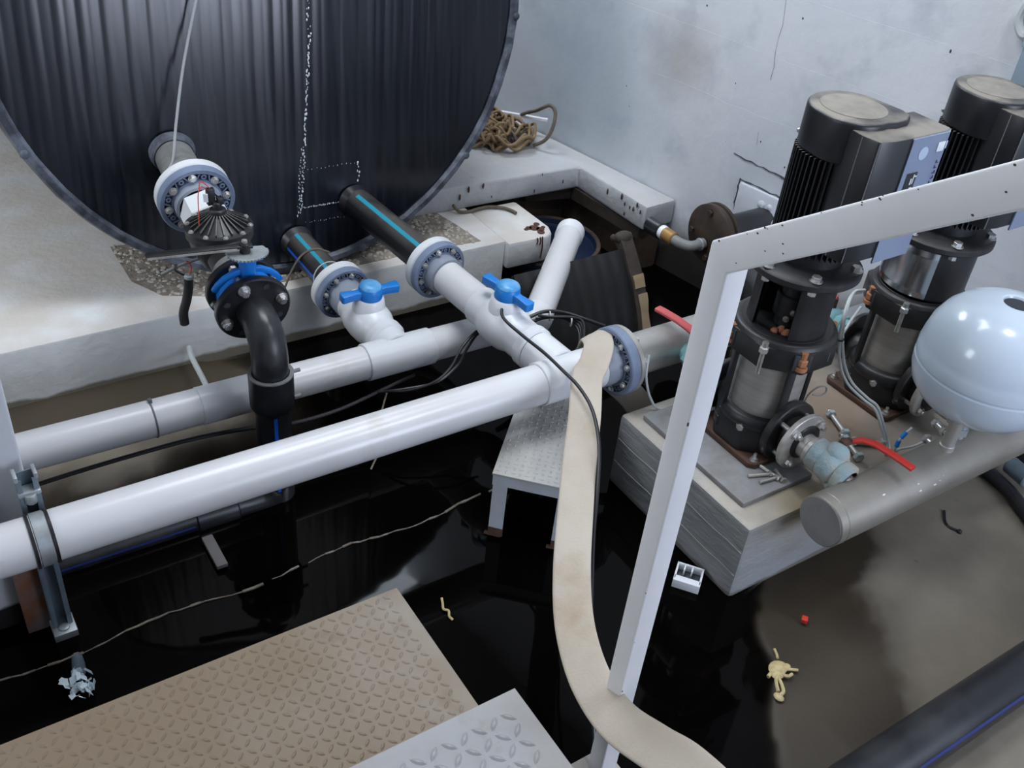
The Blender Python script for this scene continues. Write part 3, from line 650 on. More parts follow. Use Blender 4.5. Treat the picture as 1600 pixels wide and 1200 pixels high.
# white mains ---------------------------------------------------------
t = thing('white_main_pipe', 'long white plastic pipe nearest the steps, clamped to the strut', 'pipe', (0.5, 1.68, 0.352))
YB, ZB, RB = 1.68, 0.352, 0.0545
pipe((-0.6, YB, ZB), (1.56, YB, ZB), RB, 'straight_pipe', 'pvc', t)
socket((1.335, YB, ZB), (1, 0, 0), 0.0595, 0.225, t, name='tee_body', lip=0.002)
socket(at1(1.81), D1, 0.059, 0.10, t, name='tee_branch')
t2 = t
t = thing('flange_joint', 'blue-grey flange joining the nearest white pipe to the steel suction pipe', 'flange', (1.60, YB, ZB))
pipe((1.53, YB, ZB), (1.578, YB, ZB), 0.061, 'flange_hub', 'hub_grey', t)
# viewer sees the left face: webs look to -X
ribbed_flange(t, (1.608, YB, ZB), (-1, 0, 0), 0.098, 0.060, collar=False, front=0.03, twist=0.35)
g = G(); g.ring((1.608, YB, ZB), (1, 0, 0), 0.05, 0.096, 0.020, 40, 0.004); g.obj('steel_flange', 'steel_pipe', t, jitter=0.003)
for k in range(8):
    a = k * PI / 4 + 0.35; bolt((1.628, YB + math.cos(a) * 0.079, ZB + math.sin(a) * 0.079), (1, 0, 0), 0.009, t)

t = thing('white_header_pipe', 'long white plastic pipe behind, passing under the black riser', 'pipe', (0.6, 2.12, 0.234))
YA, RA = 2.12, 0.0495
zA = lambda x: 0.2355 - 0.0074 * (x - 0.1)
pipe((0.02, YA, zA(0.02)), (1.47, YA, zA(1.47)), RA, 'straight_pipe', 'pvc', t)
socket((0.565, YA, zA(0.565)), (1, 0, -0.0074), 0.0515, 0.16, t, name='coupling', lip=0.0015)
socket((1.045, YA, zA(1.045)), (1, 0, -0.0074), 0.0548, 0.215, t, name='tee_body', lip=0.002)
socket(at2(2.195), D2, 0.0545, 0.07, t, name='tee_branch')
g = G(); g.lathe([(RA, -.002), (RA + .0022, -.002), (RA + .0022, .002), (RA, .002)], (0.445, YA, zA(0.445)), (1, 0, 0), 36); g.box((0.447, YA + 0.004, zA(0.445) + RA + 0.005), (0.008, 0.012, 0.010)); g.obj('band_tie', 'cable_grey', t)
# elbow and overflow going off at 45 degrees
C3a, C3b = V((1.569, 2.02, 0.305)), V((2.0, 2.448, 0.293)); d3 = (C3b - C3a).normalized()
t = thing('overflow_pipe', 'white pipe end with open socket pointing into the dark pit', 'pipe', tuple(C3a))
g = G(); g.tube(smooth_path([(1.45, YA, zA(1.45)), (1.49, 2.10, 0.24), (1.525, 2.04, 0.27), (1.548, 2.01, 0.298), C3a + d3 * 0.02], 5), 0.0495, 24); g.obj('elbow', 'pvc_joint', t)
pipe(C3a, C3b - d3 * 0.01, 0.0455, 'straight_pipe', 'pvc', t)
g = G(); g.lathe([(0.046, -0.05), (0.049, -0.046), (0.049, -0.002), (0.050, 0), (0.043, 0), (0.041, -0.05)], C3b, d3, 32); g.obj('open_socket', 'pvc_joint', t)
g = G(); g.cyl(C3b - d3 * 0.048, d3, 0.042, 0.004, 24); g.obj('dark_bore', 'hole', t)

# ------------------------------------------------------------------ left outlet: diaphragm valve, butterfly valve, riser
A0, B0 = V((0.747, 2.74, 0.637)), V((0.710, 1.98, 0.510)); D0 = (B0 - A0).normalized()
at0 = lambda y: lerp(A0, B0, (2.74 - y) / 0.76)
UP0 = (V((0, 0, 1)) - D0 * D0.z).normalized()
t = thing('flanged_outlet', 'grimy outlet stub with the largest white-and-grey flange, on the left of the tank', 'flange', tuple(at0(2.6)))
pipe(at0(2.80), at0(2.58), 0.055, 'pipe_stub', 'conduit', t); tank_collar(t, at0(2.775), D0, 0.058)
ribbed_flange(t, at0(2.555), D0, 0.105, 0.062, twist=0.15, front=0.026)
pipe(at0(2.535), at0(2.505), 0.066, 'flange_hub', 'hub_grey', t)
g = G(); g.cyl(at0(2.505), D0, 0.060, 0.075, 6, bev=0.003, twist=0.3); g.obj('hexagon_nut', 'white_plastic', t, label='white hexagonal union nut')

t = thing('diaphragm_valve', 'black round-topped valve with ribbed bonnet in front of the white nut', 'valve', tuple(at0(2.33)))
vc = at0(2.33)
g = G(); g.cyl(at0(2.435), D0, 0.05, 0.24, 28, bev=0.006); g.obj('body', 'black_plastic', t)
g = G(); g.lathe([(0.05, -0.07), (0.075, -0.02), (0.082, 0.012), (0.087, 0.016), (0.087, 0.030), (0.084, 0.034), (0, 0.034)], vc + V((0, 0, 0.02)), (0, 0, 1), 48); g.obj('bowl', 'black_plastic', t)
bz = vc + V((0, 0, 0.056))
g = G(); g.lathe([(0.088, -0.004), (0.088, 0.006), (0.070, 0.007), (0.066, 0.010), (0.030, 0.030), (0.022, 0.036), (0, 0.036)], bz, (0, 0, 1), 48); bon = g.obj('bonnet', 'black_plastic', t)
for k in range(22):
    a = 2 * PI * k / 22; e = V((math.cos(a), math.sin(a), 0)); s_ = V((-e.y, e.x, 0))
    g = G(); g.add([bz + e * 0.022 + s_ * w + V((0, 0, h)) for w, h in ((-.0016, .036), (.0016, .036), (.0016, .042), (-.0016, .042))] + [bz + e * 0.074 + s_ * w + V((0, 0, h)) for w, h in ((-.0016, .006), (.0016, .006), (.0016, .014), (-.0016, .014))],
        [(0, 1, 2, 3), (7, 6, 5, 4), (0, 4, 5, 1), (1, 5, 6, 2), (2, 6, 7, 3), (3, 7, 4, 0)])
    g.obj('rib', 'bonnet', bon)
for k in range(10): a = 2 * PI * (k + .3) / 10; bolt(bz + V((math.cos(a) * 0.080, math.sin(a) * 0.080, 0.0065)), (0, 0, 1), 0.0055, t, h=0.004)
g = G(); g.cyl(bz + V((0, 0, 0.034)), (0, 0, 1), 0.022, 0.02, 20, bev=0.003); g.cyl(bz + V((0, 0, 0.052)), (0, 0, 1), 0.012, 0.02, 14, bev=0.002)
g.box(bz + V((-0.012, 0.01, 0.085)), (0.020, 0.016, 0.045)); g.box(bz + V((0.008, 0.0, 0.075)), (0.016, 0.02, 0.018)); g.obj('solenoid', 'black_plastic', t, bevel=0.002)
g = G(); g.box(bz + V((-0.028, 0.0, 0.088)), (0.012, 0.004, 0.022), (0.8, -0.5, 0), (0.5, 0.8, 0)); g.obj('paper_label', 'label_white', t)
g = G(); g.tube(smooth_path([bz + V((-0.02, 0.01, 0.105)), bz + V((-0.035, 0.005, 0.118)), bz + V((-0.046, 0, 0.10)), bz + V((-0.052, -0.01, 0.06)), bz + V((-0.056, -0.015, 0.02))]), 0.0014, 6)
g.tube(smooth_path([bz + V((-0.01, 0.012, 0.106)), bz + V((-0.03, 0.02, 0.125)), bz + V((-0.04, 0.012, 0.108))]), 0.0014, 6); g.obj('control_wire', 'red_wire', t)

t = thing('butterfly_valve', 'blue butterfly valve with flat black lever, clamped between black flanges', 'valve', tuple(at0(2.11)))
def blind(c, d, r, th, name='flange', m='hdpe'):
    g = G(); g.ring(c, d, 0.044, r, th, 48, 0.003); return g.obj(name, m, t)
pipe(at0(2.225), at0(2.16), 0.055, 'rear_stub', 'conduit', t)
blind(at0(2.165), D0, 0.094, 0.02)
blind(at0(2.085), D0, 0.095, 0.02)
g = G(); g.ring(at0(2.145), D0, 0.046, 0.072, 0.060, 40, 0.003)
X0 = UP0.cross(D0).normalized()
for s_ in (1, -1):
    pts = [at0(2.113) + UP0 * (0.094 * math.sin(a)) + X0 * (0.094 * math.cos(a)) * s_ for a in [math.radians(x) for x in (88, 70, 52, 38, 26)]]
    g.tube(pts, 0.006, 8, prof=[(1, 1.2), (-1, 1.2), (-1, -1.2), (1, -1.2)])
g.cyl(at0(2.113) + UP0 * 0.06, UP0, 0.021, 0.075, 12, bev=0.002)
g.box(at0(2.113) + UP0 * 0.137, (0.062, 0.05, 0.008), X0, D0, UP0)
g.obj('blue_body', 'blue_paint', t, bevel=0.002)
pc = at0(2.113) + UP0 * 0.142
poly = []
for k in range(41):
    a = math.radians(-178 + 200 * k / 40); r = 0.052 if (a < 0.1 and k % 2) else 0.048
    poly.append((math.cos(a) * r, math.sin(a) * r * 0.9))
poly += [(-0.02, 0.03), (-0.05, 0.014)]
g = G(); g.prism_dir(poly, pc + X0 * 0.0, V((1, 0, 0)), V((0, 1, 0)), V((0, 0, 1)), 0.004); g.obj('notch_plate', 'galv_pale', t, label='pale toothed notch plate')
g = G(); g.cyl(pc + V((-0.005, 0, 0.003)), (0, 0, 1), 0.013, 0.026, 14, bev=0.002); g.obj('stem', 'black_plastic', t)
g = G(); g.cyl(pc + V((-0.005, 0, 0.029)), (0, 0, 1), 0.007, 0.008, 6); g.obj('stem_nut', 'zinc', t)
LD = V((-0.97, 0.21, -0.02)).normalized()
g = G(); lv = pc + V((-0.005, 0.0, 0.018))
g.prism_dir([(-0.018, -0.012), (0.03, -0.010), (0.225, -0.013), (0.230, 0.0), (0.225, 0.013), (0.03, 0.010), (-0.018, 0.012)], lv, LD, V((-LD.y, LD.x, 0)).normalized() * -1, V((0, 0, 1)), 0.007)
g.obj('lever', 'black_plastic', t, bevel=0.0015)
g = G(); g.prism_dir([(0.02, 0.0), (0.225, 0.0), (0.225, 0.0025), (0.02, 0.0025)], lv + V((-0.0025, -0.0125, 0.0)), LD, V((0, -1, 0)), V((0, 0, 1)), 0.005); g.obj('lever_edge', 'zinc', t, label='bright worn edge')  # bright strip set along one edge of the lever
x_, y_, z_ = frame_z(D0)
for k in range(8):
    a = 2 * PI * k / 8 + 0.35; e = x_ * math.cos(a) + y_ * math.sin(a)
    p = at0(2.065) + e * 0.074
    if k % 2 == 0:
        g = G(); g.cyl(p, D0, 0.0155, 0.004, 16); g.cyl(p + D0 * 0.004, D0, 0.0125, 0.011, 6, bev=0.0015); g.cyl(p + D0 * 0.014, D0, 0.008, 0.006, 10); g.obj('bolt', 'zinc', t)
        g = G(); g.cyl(at0(2.16) + e * 0.080, D0, 0.006, 0.085, 8); g.cyl(at0(2.147) + e * 0.080, D0, 0.011, 0.012, 6); g.obj('tie_rod', 'zinc', t)
    else:
        g = G(); g.cyl(p - D0 * 0.002, D0, 0.008, 0.0026, 14); g.obj('bolt_hole', 'hole', t)

t = thing('drain_riser', 'black elbow and vertical pipe with blue stripe dropping into the water', 'pipe', (0.71, 1.96, 0.0))
g = G()
ec = at0(2.07)
elb = [ec, ec + D0 * 0.03] + arc(ec + D0 * 0.035 - V((0, 0, 0.075)), 0.075, PI / 2 - 0.1, 0.0, V((D0.x, D0.y, 0)).normalized(), V((0, 0, 1)), 10)
elb.append(V((elb[-1].x, elb[-1].y, 0.385)))
g.tube(elb, 0.0455, 28); g.obj('elbow', 'hdpe', t)
rx, ry = elb[-1].x, elb[-1].y
g = G(); g.lathe([(0.044, 0.105), (0.0565, 0.105), (0.0565, 0.012), (0.050, 0.0), (0.044, 0.0)], (rx, ry, 0.295), (0, 0, 1), 40); cp = g.obj('coupling', 'hdpe', t)
g = G(); g.lathe([(0.0475, 0), (0.0572, 0), (0.0572, .004), (0.0475, .004), (0.0475, 0)], (rx, ry, 0.399), (0, 0, 1), 40); g.obj('coupling_lip', 'conduit', cp)
for z in (0.395, 0.315):
    g = G(); g.cyl((rx + 0.055, ry - 0.01, z), (1, 0, 0), 0.005, 0.018, 8); g.obj('weld_terminal', 'conduit', cp)
g = G(); g.cyl((rx, ry, -0.06), (0, 0, 1), 0.0455, 0.36, 32); g.obj('riser', 'hdpe', t)
stripe((rx, ry, 0.02), (rx, ry, 0.288), 0.0455, ang_of((0, 0, 1), (-0.22, -0.97, 0)), 0.10, 'stripe_blue', t)
g = G(); g.tube([(rx, ry, -0.02)] + arc((rx - 0.055, ry, 0.055), 0.055, 0, -PI / 2, V((1, 0, 0)), V((0, 0, 1)), 6)[1:] + [(rx - 0.10, ry, 0.0)], 0.047, 24); g.obj('bottom_elbow', 'hdpe', t)
g = G(); g.lathe([(0.04, 0), (0.0475, 0), (0.0475, 0.02), (0.052, 0.024), (0.052, 0.13), (0.047, 0.134), (0.04, .134)], (rx - 0.10, ry, 0.002), (-1, 0, 0), 32); g.obj('floor_coupling', 'hdpe', t)
g = G(); g.cyl((rx - 0.22, ry, 0.004), (-1, 0, 0), 0.0465, 0.43, 32); g.obj('floor_run', 'hdpe', t)
stripe((rx - 0.24, ry, 0.004), (rx - 0.64, ry, 0.004), 0.0465, ang_of((-1, 0, 0), (0, -0.97, 0.22)), 0.06, 'stripe_dark', t)

# ------------------------------------------------------------------ left supports
t = thing('pipe_strut', 'galvanised channel strut with a strap round the nearest white pipe', 'strut', (0.112, 1.757, -0.02))
sx, sy = 0.105, 1.760
g = G(); g.box((sx, sy + 0.010, 0.215), (0.040, 0.003, 0.50))
for s_ in (1, -1): g.box((sx + s_ * 0.0195, sy - 0.004, 0.215), (0.003, 0.030, 0.50)); g.box((sx + s_ * 0.015, sy - 0.019, 0.215), (0.009, 0.002, 0.50))
g.obj('channel', 'galv', t)
for s_ in (1, -1):
    g = G(); g.box((sx + s_ * 0.019, sy - 0.004, 0.468), (0.008, 0.034, 0.014)); g.obj('channel_tip', 'galv_pale', t, bevel=0.002)
g = G(); g.box((sx, sy - 0.010, 0.428), (0.044, 0.03, 0.010)); g.cyl((sx, sy - 0.022, 0.405), (0, 0, 1), 0.012, 0.022, 10); g.obj('pipe_clip', 'galv_pale', t, bevel=0.002)
g = G(); g.lathe([(RB + 0.0002, -0.013), (RB + 0.003, -0.013), (RB + 0.003, 0.013), (RB + 0.0002, 0.013)], (sx - 0.002, YB, ZB), (1, 0, 0), 32); g.obj('strap', 'galv_pale', t)
g = G()
for s_ in (1, -1): g.lathe([(RB + 0.0002, -0.004), (RB + 0.0045, -0.0028), (RB + 0.0045, 0.0028), (RB + 0.0002, 0.0028)], (sx - 0.002 + s_ * 0.019, YB, ZB), (1, 0, 0), 32)
g.obj('strap_edge', 'cable', t)
g = G(); g.box((sx, sy - 0.016, 0.004), (0.05, 0.060, 0.03)); g.cyl((sx, sy - 0.027, 0.018), (0, 0, 1), 0.012, 0.006, 10); g.obj('foot', 'galv_pale', t, bevel=0.002)
g = G(); g.box((0.060, 1.772, 0.14), (0.05, 0.006, 0.32)); g.box((0.036, 1.785, 0.14), (0.004, 0.03, 0.32))
tag(g.obj('angle_post', mat('rust_streaked_post', (0.20, 0.17, 0.16), 0.8, c2=(0.21, 0.085, 0.04), scale=7, lo=0.42, hi=0.58), bevel=0.001), 'rusty flat steel post standing in the water beside the strut', 'post')
# foil and stub
g = G(); g.tube([(0.111, 1.662, -0.012), (0.104, 1.60, 0.012)], 0.014, 10)
tag(g.obj('pipe_offcut', 'galv', None), 'short galvanised tube end poking from the water beyond the strut foot', 'tube')
g = G()
for k in range(46):
    c = V((0.098 + random.gauss(0, .016), 1.557 + random.gauss(0, .02), 0.008 + abs(random.gauss(0, .012)))); n = V((random.gauss(0, 1), random.gauss(0, 1), random.gauss(0, 1))).normalized(); x, y, z = frame_z(n)
    a, b = random.uniform(.005, .013), random.uniform(.004, .010)
    g.prism_dir([(-a, -b), (a, -b * .4), (a * .6, b), (-a * .7, b * .8)], c, x, y, z, 0.0008)
tag(g.obj('foil_scrap', 'foil', None), 'crumpled shiny blue-white foil scrap lying in the black water', 'scrap')
g = G(); g.box((0.482, 1.812, 0.012), (0.028, 0.115, 0.012)); tag(g.obj('flat_bar', 'neutral_bar', bevel=0.002), 'short dull grey flat bar under the black floor pipe', 'bar')

# ------------------------------------------------------------------ pit things
t = thing('tank_offcut', 'curved black shell piece with tan-scaled rim, leaning in the pit', 'shell', (2.0, 2.1, -0.1))
cy, cz, R_ = 2.76, -0.169, 0.725
def shell_pt(a, r, x): return V((x, cy + math.cos(a) * r, cz + math.sin(a) * r))
def shell(x0, x1, a0, a1, r0, r1, nx, na, ridge=0.0):
    g = G(); vs = []; 
    for i in range(nx + 1):
        x = x0 + (x1 - x0) * i / nx; dr = ridge * abs(math.sin(PI * x / 0.05))
        for j in range(na + 1):
            a = a0 + (a1 - a0) * j / na
            vs.append(shell_pt(a, r1 + dr, x)); vs.append(shell_pt(a, r0, x))
    n = 2 * (na + 1); fs = []
    for i in range(nx):
        for j in range(na):
            o, p = i * n + 2 * j, (i + 1) * n + 2 * j
            fs += [(o, p, p + 2, o + 2), (o + 1, o + 3, p + 3, p + 1)]
    for j in range(na):
        fs += [(2 * j, 2 * j + 2, 2 * j + 3, 2 * j + 1)]; o = nx * n + 2 * j; fs += [(o, o + 1, o + 3, o + 2)]
    for i in range(nx):
        fs += [(i * n, i * n + 1, (i + 1) * n + 1, (i + 1) * n)]; o = i * n + 2 * na; fs += [(o, o + n, o + n + 1, o + 1)]
    return g.add(vs, fs)
r_ = math.radians
shell(1.62, 2.06, r_(137), r_(192), R_ - 0.025, R_ - 0.008, 48, 24, 0.003).obj('ribbed_shell', 'shell', t)
shell(2.055, 2.105, r_(134), r_(194), R_ - 0.03, R_ + 0.004, 2, 30).obj('rim_band', 'mud', t, jitter=0.003)
shell(2.062, 2.106, r_(144.5), r_(148.5), R_ - 0.02, R_ + 0.0065, 3, 8).obj('scale_patch', 'tan', t, jitter=0.006)
shell(2.072, 2.107, r_(150), r_(164), R_ - 0.02, R_ + 0.0065, 3, 14).obj('scale_patch', 'tan', t, jitter=0.006)
shell(2.066, 2.107, r_(164), r_(180), R_ - 0.02, R_ + 0.006, 3, 14).obj('scale_patch', 'tan', t, jitter=0.006)
g = G(); g.ball(shell_pt(r_(134), R_ - 0.01, 2.08), 0.028, 10, 6, (1.4, 0.8, 0.8)); g.ball(shell_pt(r_(133.5), R_, 2.035), 0.012, 8, 5); g.obj('torn_knob', 'mud', t, jitter=0.006)
t = thing('sunken_drum', 'dark blue plastic drum sunk in the pit behind the open pipe end', 'drum', (2.13, 2.78, -0.1))
g = G(); g.lathe([(0.0, 0.10), (0.185, 0.10), (0.19, 0.118), (0.205, 0.118), (0.21, 0.10), (0.21, -0.06), (0.0, -0.06)], (2.135, 2.745, -0.035), (0, 0, 1), 48); g.obj('drum_body', 'drum_blue', t)  # solid blue form standing in for a reflection on the pit water
g = G(); g.lathe([(0.19, 0.116), (0.193, 0.122), (0.206, 0.122), (0.2085, 0.116)], (2.135, 2.745, -0.035), (0, 0, 1), 48); g.obj('drum_rim', 'earth', t)

# wall pipe with blind flange, conduit
t = thing('wall_pipe_flange', 'short black pipe from the wall ending in a dark brown round flange', 'pipe', (2.4, 2.115, 0.375))
g = G(); g.cyl((2.36, 2.115, 0.375), (1, 0, 0), 0.052, 0.27, 32, bev=0.003); g.obj('pipe_stub', 'hdpe', t)
g = G(); g.lathe([(0, -0.002), (0.10, -0.002), (0.107, 0.003), (0.107, 0.018), (0.098, 0.020), (0.096, 0.026), (0.107, 0.030), (0.107, 0.040), (0.05, 0.044)], (2.33, 2.115, 0.375), (1, 0, 0), 48); g.obj('blind_flange', 'cast_brown', t)
for k in range(4): a = PI / 2 + k * PI / 2 - 0.15; bolt((2.329, 2.115 + math.cos(a) * 0.080, 0.375 + math.sin(a) * 0.080), (-1, 0, 0), 0.011, t, m='cast_brown')
g = G()
for k in range(16):
    a = random.uniform(0, 2 * PI); g.ball((WALL(2.115) - 0.004, 2.115 + math.cos(a) * 0.062, 0.375 + math.sin(a) * 0.062), random.uniform(.012, .024), 7, 5)
g.obj('mortar_ring', 'wall', t, jitter=0.006)
t = thing('conduit_bend', 'grey pipe bend with brass coupling below the brown wall flange', 'pipe', (2.28, 2.2, 0.32))
g = G(); g.tube(smooth_path([(2.325, 2.125, 0.342), (2.300, 2.128, 0.338), (2.274, 2.137, 0.335), (2.262, 2.17, 0.331), (2.262, 2.205, 0.329)]), 0.018, 16)
g.obj('bend', 'conduit', t)
g = G(); g.ring((2.312, 2.1265, 0.3395), (-1, 0, 0), 0.016, 0.022, 0.008, 20, 0.002); g.obj('lock_ring', 'galv_pale', t)
g = G(); g.cyl((2.262, 2.203, 0.329), (0, 1, -0.02), 0.024, 0.055, 20, bev=0.004); g.obj('brass_coupling', 'brass', t)
g = G(); g.ring((2.262, 2.252, 0.328), (0, 1, -0.02), 0.018, 0.0245, 0.022, 20, 0.001); g.obj('white_label', 'label_white', t)
g = G(); g.cyl((2.262, 2.27, 0.3275), (0, 1, -0.05), 0.030, 0.07, 20, bev=0.004); g.obj('black_tail', 'hdpe', t)

# ------------------------------------------------------------------ pumps
PX, PY, PZ = 1.83, 1.345, 0.252
p = thing('booster_pump', 'nearer vertical multistage pump, black with steel sleeve, beside the plinth corner', 'pump', (PX, PY, PZ), 'vertical pumps on the concrete plinth')
O = V((PX, PY, 0))
def oct_ring(r, n=8, tw=PI / 8): return [(math.cos(tw + 2 * PI * k / n) * r, math.sin(tw + 2 * PI * k / n) * r) for k in range(n)]
def at(z): return V((PX, PY, z))
g = G(); g.prism_dir([(-0.115, -0.10), (-0.10, -0.115), (0.10, -0.115), (0.115, -0.10), (0.115, 0.10), (0.10, 0.115), (-0.10, 0.115), (-0.115, 0.10)], at(PZ), V((1, 0, 0)), V((0, 1, 0)), V((0, 0, 1)), 0.016); g.obj('base_plate', 'rust', p, bevel=0.002)
g = G(); g.prism_dir(oct_ring(0.118), at(PZ + 0.016), V((1, 0, 0)), V((0, 1, 0)), V((0, 0, 1)), 0.085)
g.lathe([(0.112, 0.0), (0.116, 0.012), (0.108, 0.03), (0.092, 0.034)], at(PZ + 0.09), (0, 0, 1), 40)
g.cyl((PX, PY - 0.17, 0.345), (0, 1, 0), 0.050, 0.10, 24); g.cyl((PX, PY + 0.07, 0.345), (0, 1, 0), 0.050, 0.10, 24)
g.obj('pump_base', 'cast', p, bevel=0.006)
for a_ in (200, 240, 290, 325):
    a = r_(a_); e = V((math.cos(a), math.sin(a), 0)); bolt(at(PZ + 0.05 + 0.02 * (a_ % 3)) + e * 0.110, e, 0.010, p, h=0.009)
for sx_, sy_ in ((-1, -1), (1, -1), (-1, 1), (1, 1)): bolt((PX + sx_ * 0.092, PY + sy_ * 0.098, PZ + 0.016), (0, 0, 1), 0.009, p, stub=0.012)
g = G(); g.lathe([(0.090, 0), (0.090, 0.20)], at(0.352), (0, 0, 1), 56); g.obj('steel_sleeve', 'steel', p)
g = G(); g.lathe([(0.080, 0), (0.094, 0), (0.094, 0.012), (0.090, 0.014)], at(0.350), (0, 0, 1), 48); g.obj('sleeve_seat', 'cast', p)
for a_ in (245, 335, 65, 155):
    a = r_(a_); e = V((math.cos(a), math.sin(a), 0)); c = at(0.31) + e * 0.108; s_ = V((-e.y, e.x, 0))
    g = G(); g.box(c + V((0, 0, 0.125)), (0.012, 0.020, 0.25), e, s_); g.box(c + V((0, 0, 0.0)), (0.020, 0.028, 0.03), e, s_); g.obj('tie_strap', 'cast', p, bevel=0.002)
g = G()
prof = oct_ring(0.142)
g.prism_dir(prof, at(0.548), V((1, 0, 0)), V((0, 1, 0)), V((0, 0, 1)), 0.062); g.lathe([(0.132, 0.0), (0.126, 0.012), (0.112, 0.014), (0.10, 0.008), (0.088, 0.0)], at(0.610), (0, 0, 1), 48)
head = g.obj('pump_head', 'cast', p, bevel=0.005)
for k in range(4):
    a = r_(246 + 90 * k); e = V((math.cos(a), math.sin(a), 0)); s_ = V((-e.y, e.x, 0))
    g = G(); g.box(at(0.582) + e * 0.131, (0.012, 0.046, 0.044), e, s_); g.obj('bolt_pocket', 'hole', head, bevel=0.002)
    g = G(); g.cyl(at(0.574) + e * 0.134, (0, 0, 1), 0.014, 0.020, 6, bev=0.003); g.cyl(at(0.562) + e * 0.134, (0, 0, 1), 0.016, 0.010, 10); g.cyl(at(0.594) + e * 0.134, (0, 0, 1), 0.009, 0.018, 8); g.obj('tie_nut', 'orange_rust', p)
g = G(); e = V((math.cos(r_(205)), math.sin(r_(205)), 0)); c = at(0.60) + e * 0.150
g.cyl(c - V((0, 0, 0.06)), (0, 0, 1), 0.006, 0.06, 10); g.cyl(c, (0, 0, 1), 0.012, 0.018, 6, bev=0.003); g.cyl(c + V((0, 0, 0.018)), (0, 0, 1), 0.008, 0.012, 10); g.obj('vent_plug', 'zinc', p)
g = G(); e2 = V((math.cos(r_(214)), math.sin(r_(214)), 0)); g.box(at(0.535) + e2 * 0.096, (0.008, 0.030, 0.022), e2, V((-e2.y, e2.x, 0))); g.obj('name_tag', 'galv_pale', p)
for k, w in enumerate((0.012, 0.018, 0.010)):
    a = r_(285 + k * 9); e = V((math.cos(a), math.sin(a), 0)); g = G(); g.box(at(0.580) + e * 0.1335, (0.003, w, 0.026), e, V((-e.y, e.x, 0))); g.obj('cast_mark', 'seam', head)
# lantern with windows and coupling
g = G()
for a0, a1 in ((r_(226), r_(372)), (r_(40), r_(105)), (r_(125), r_(166))):
    g.lathe([(0.100, 0.012), (0.098, 0.06), (0.098, 0.15), (0.104, 0.165), (0.090, 0.165), (0.088, 0.15), (0.088, 0.06), (0.09, 0.012), (0.100, 0.012)], at(0.610), (0, 0, 1), 18, a0 + PI / 2, a1 + PI / 2)
g.ring(at(0.606), (0, 0, 1), 0.085, 0.112, 0.018, 48); g.ring(at(0.768), (0, 0, 1), 0.05, 0.112, 0.012, 48)
g.obj('lantern', 'cast', p)
g = G(); g.cyl(at(0.612), (0, 0, 1), 0.030, 0.155, 24, bev=0.002); g.cyl(at(0.640), (0, 0, 1), 0.040, 0.06, 24, bev=0.004)
g.obj('coupling', 'black_dusty', p)
for k in range(4): a = r_(215 + k * 18); e = V((math.cos(a), math.sin(a), 0)); bolt(at(0.645 + 0.02 * (k % 2)) + e * 0.040, e, 0.006, p, h=0.006)
g = G()
for k in range(9): a = r_(200 + k * 12); g.ball(at(0.622) + V((math.cos(a), math.sin(a), 0)) * random.uniform(.055, .075), random.uniform(.010, .016), 7, 5)
g.obj('rust_crust', 'orange_rust', p, jitter=0.006)
g = G(); g.lathe([(0.05, 0), (0.134, 0), (0.140, 0.006), (0.140, 0.018), (0.134, 0.024), (0.11, 0.030), (0.05, 0.030)], at(0.778), (0, 0, 1), 56); g.obj('motor_flange', 'black_dusty', p)
for a_ in (235, 300, 350, 60, 120, 180):
    a = r_(a_); e = V((math.cos(a), math.sin(a), 0)); bolt(at(0.804) + e * 0.122, (0, 0, 1), 0.012, p, h=0.010)
    g = G(); g.cyl(at(0.778) + e * 0.122, (0, 0, -1), 0.0105, 0.012, 6); g.obj('nut', 'zinc', p)
# motor
MX, MY = PX + 0.012, PY
def am(z): return V((MX, MY, z))
g = G(); g.cyl(am(0.806), (0, 0, 1), 0.082, 0.27, 40); mb = g.obj('motor_body', 'motor', p)
for k in range(26):
    a = r_(85 + k * 7.4); e = V((math.cos(a), math.sin(a), 0)); s_ = V((-e.y, e.x, 0))
    g = G(); g.box(am(0.955) + e * 0.088, (0.030, 0.0034, 0.235), e, s_); g.obj('cooling_fin', 'motor', mb)
for z in (0.90,): 
    a = r_(232); e = V((math.cos(a), math.sin(a), 0)); bolt(am(z + 0.01) + e * 0.0995, e, 0.007, p, h=0.006)
# fan cover: round at the back, drawn out towards the control box
poly = []
for k in range(25):
    a = r_(20 + 250 * k / 24); r = 0.100 * (1 + 0.10 * max(0, math.cos(2 * (a - r_(225)))) * (1 if a > PI * .9 else 0.4))
    poly.append((math.cos(a) * r, math.sin(a) * r))
poly += [(0.02, -0.106), (0.06, -0.103), (0.092, -0.085), (0.103, -0.055)]
g = G(); g.prism_dir(poly, am(1.075), V((1, 0, 0)), V((0, 1, 0)), V((0, 0, 1)), 0.098); fc = g.obj('fan_cover', 'motor', p, bevel=0.008, segs=3)
g = G(); g.lathe([(0.074, 0.0), (0.074, 0.0022), (0.070, 0.003), (0.020, 0.003), (0.018, 0.0045), (0, 0.0045)], am(1.172), (0, 0, 1), 40); g.obj('cover_disc', 'dust_disc', fc)
for a_ in (205, 118): a = r_(a_); e = V((math.cos(a), math.sin(a), 0)); bolt(am(1.090) + e * 0.100, e, 0.005, p, h=0.004)
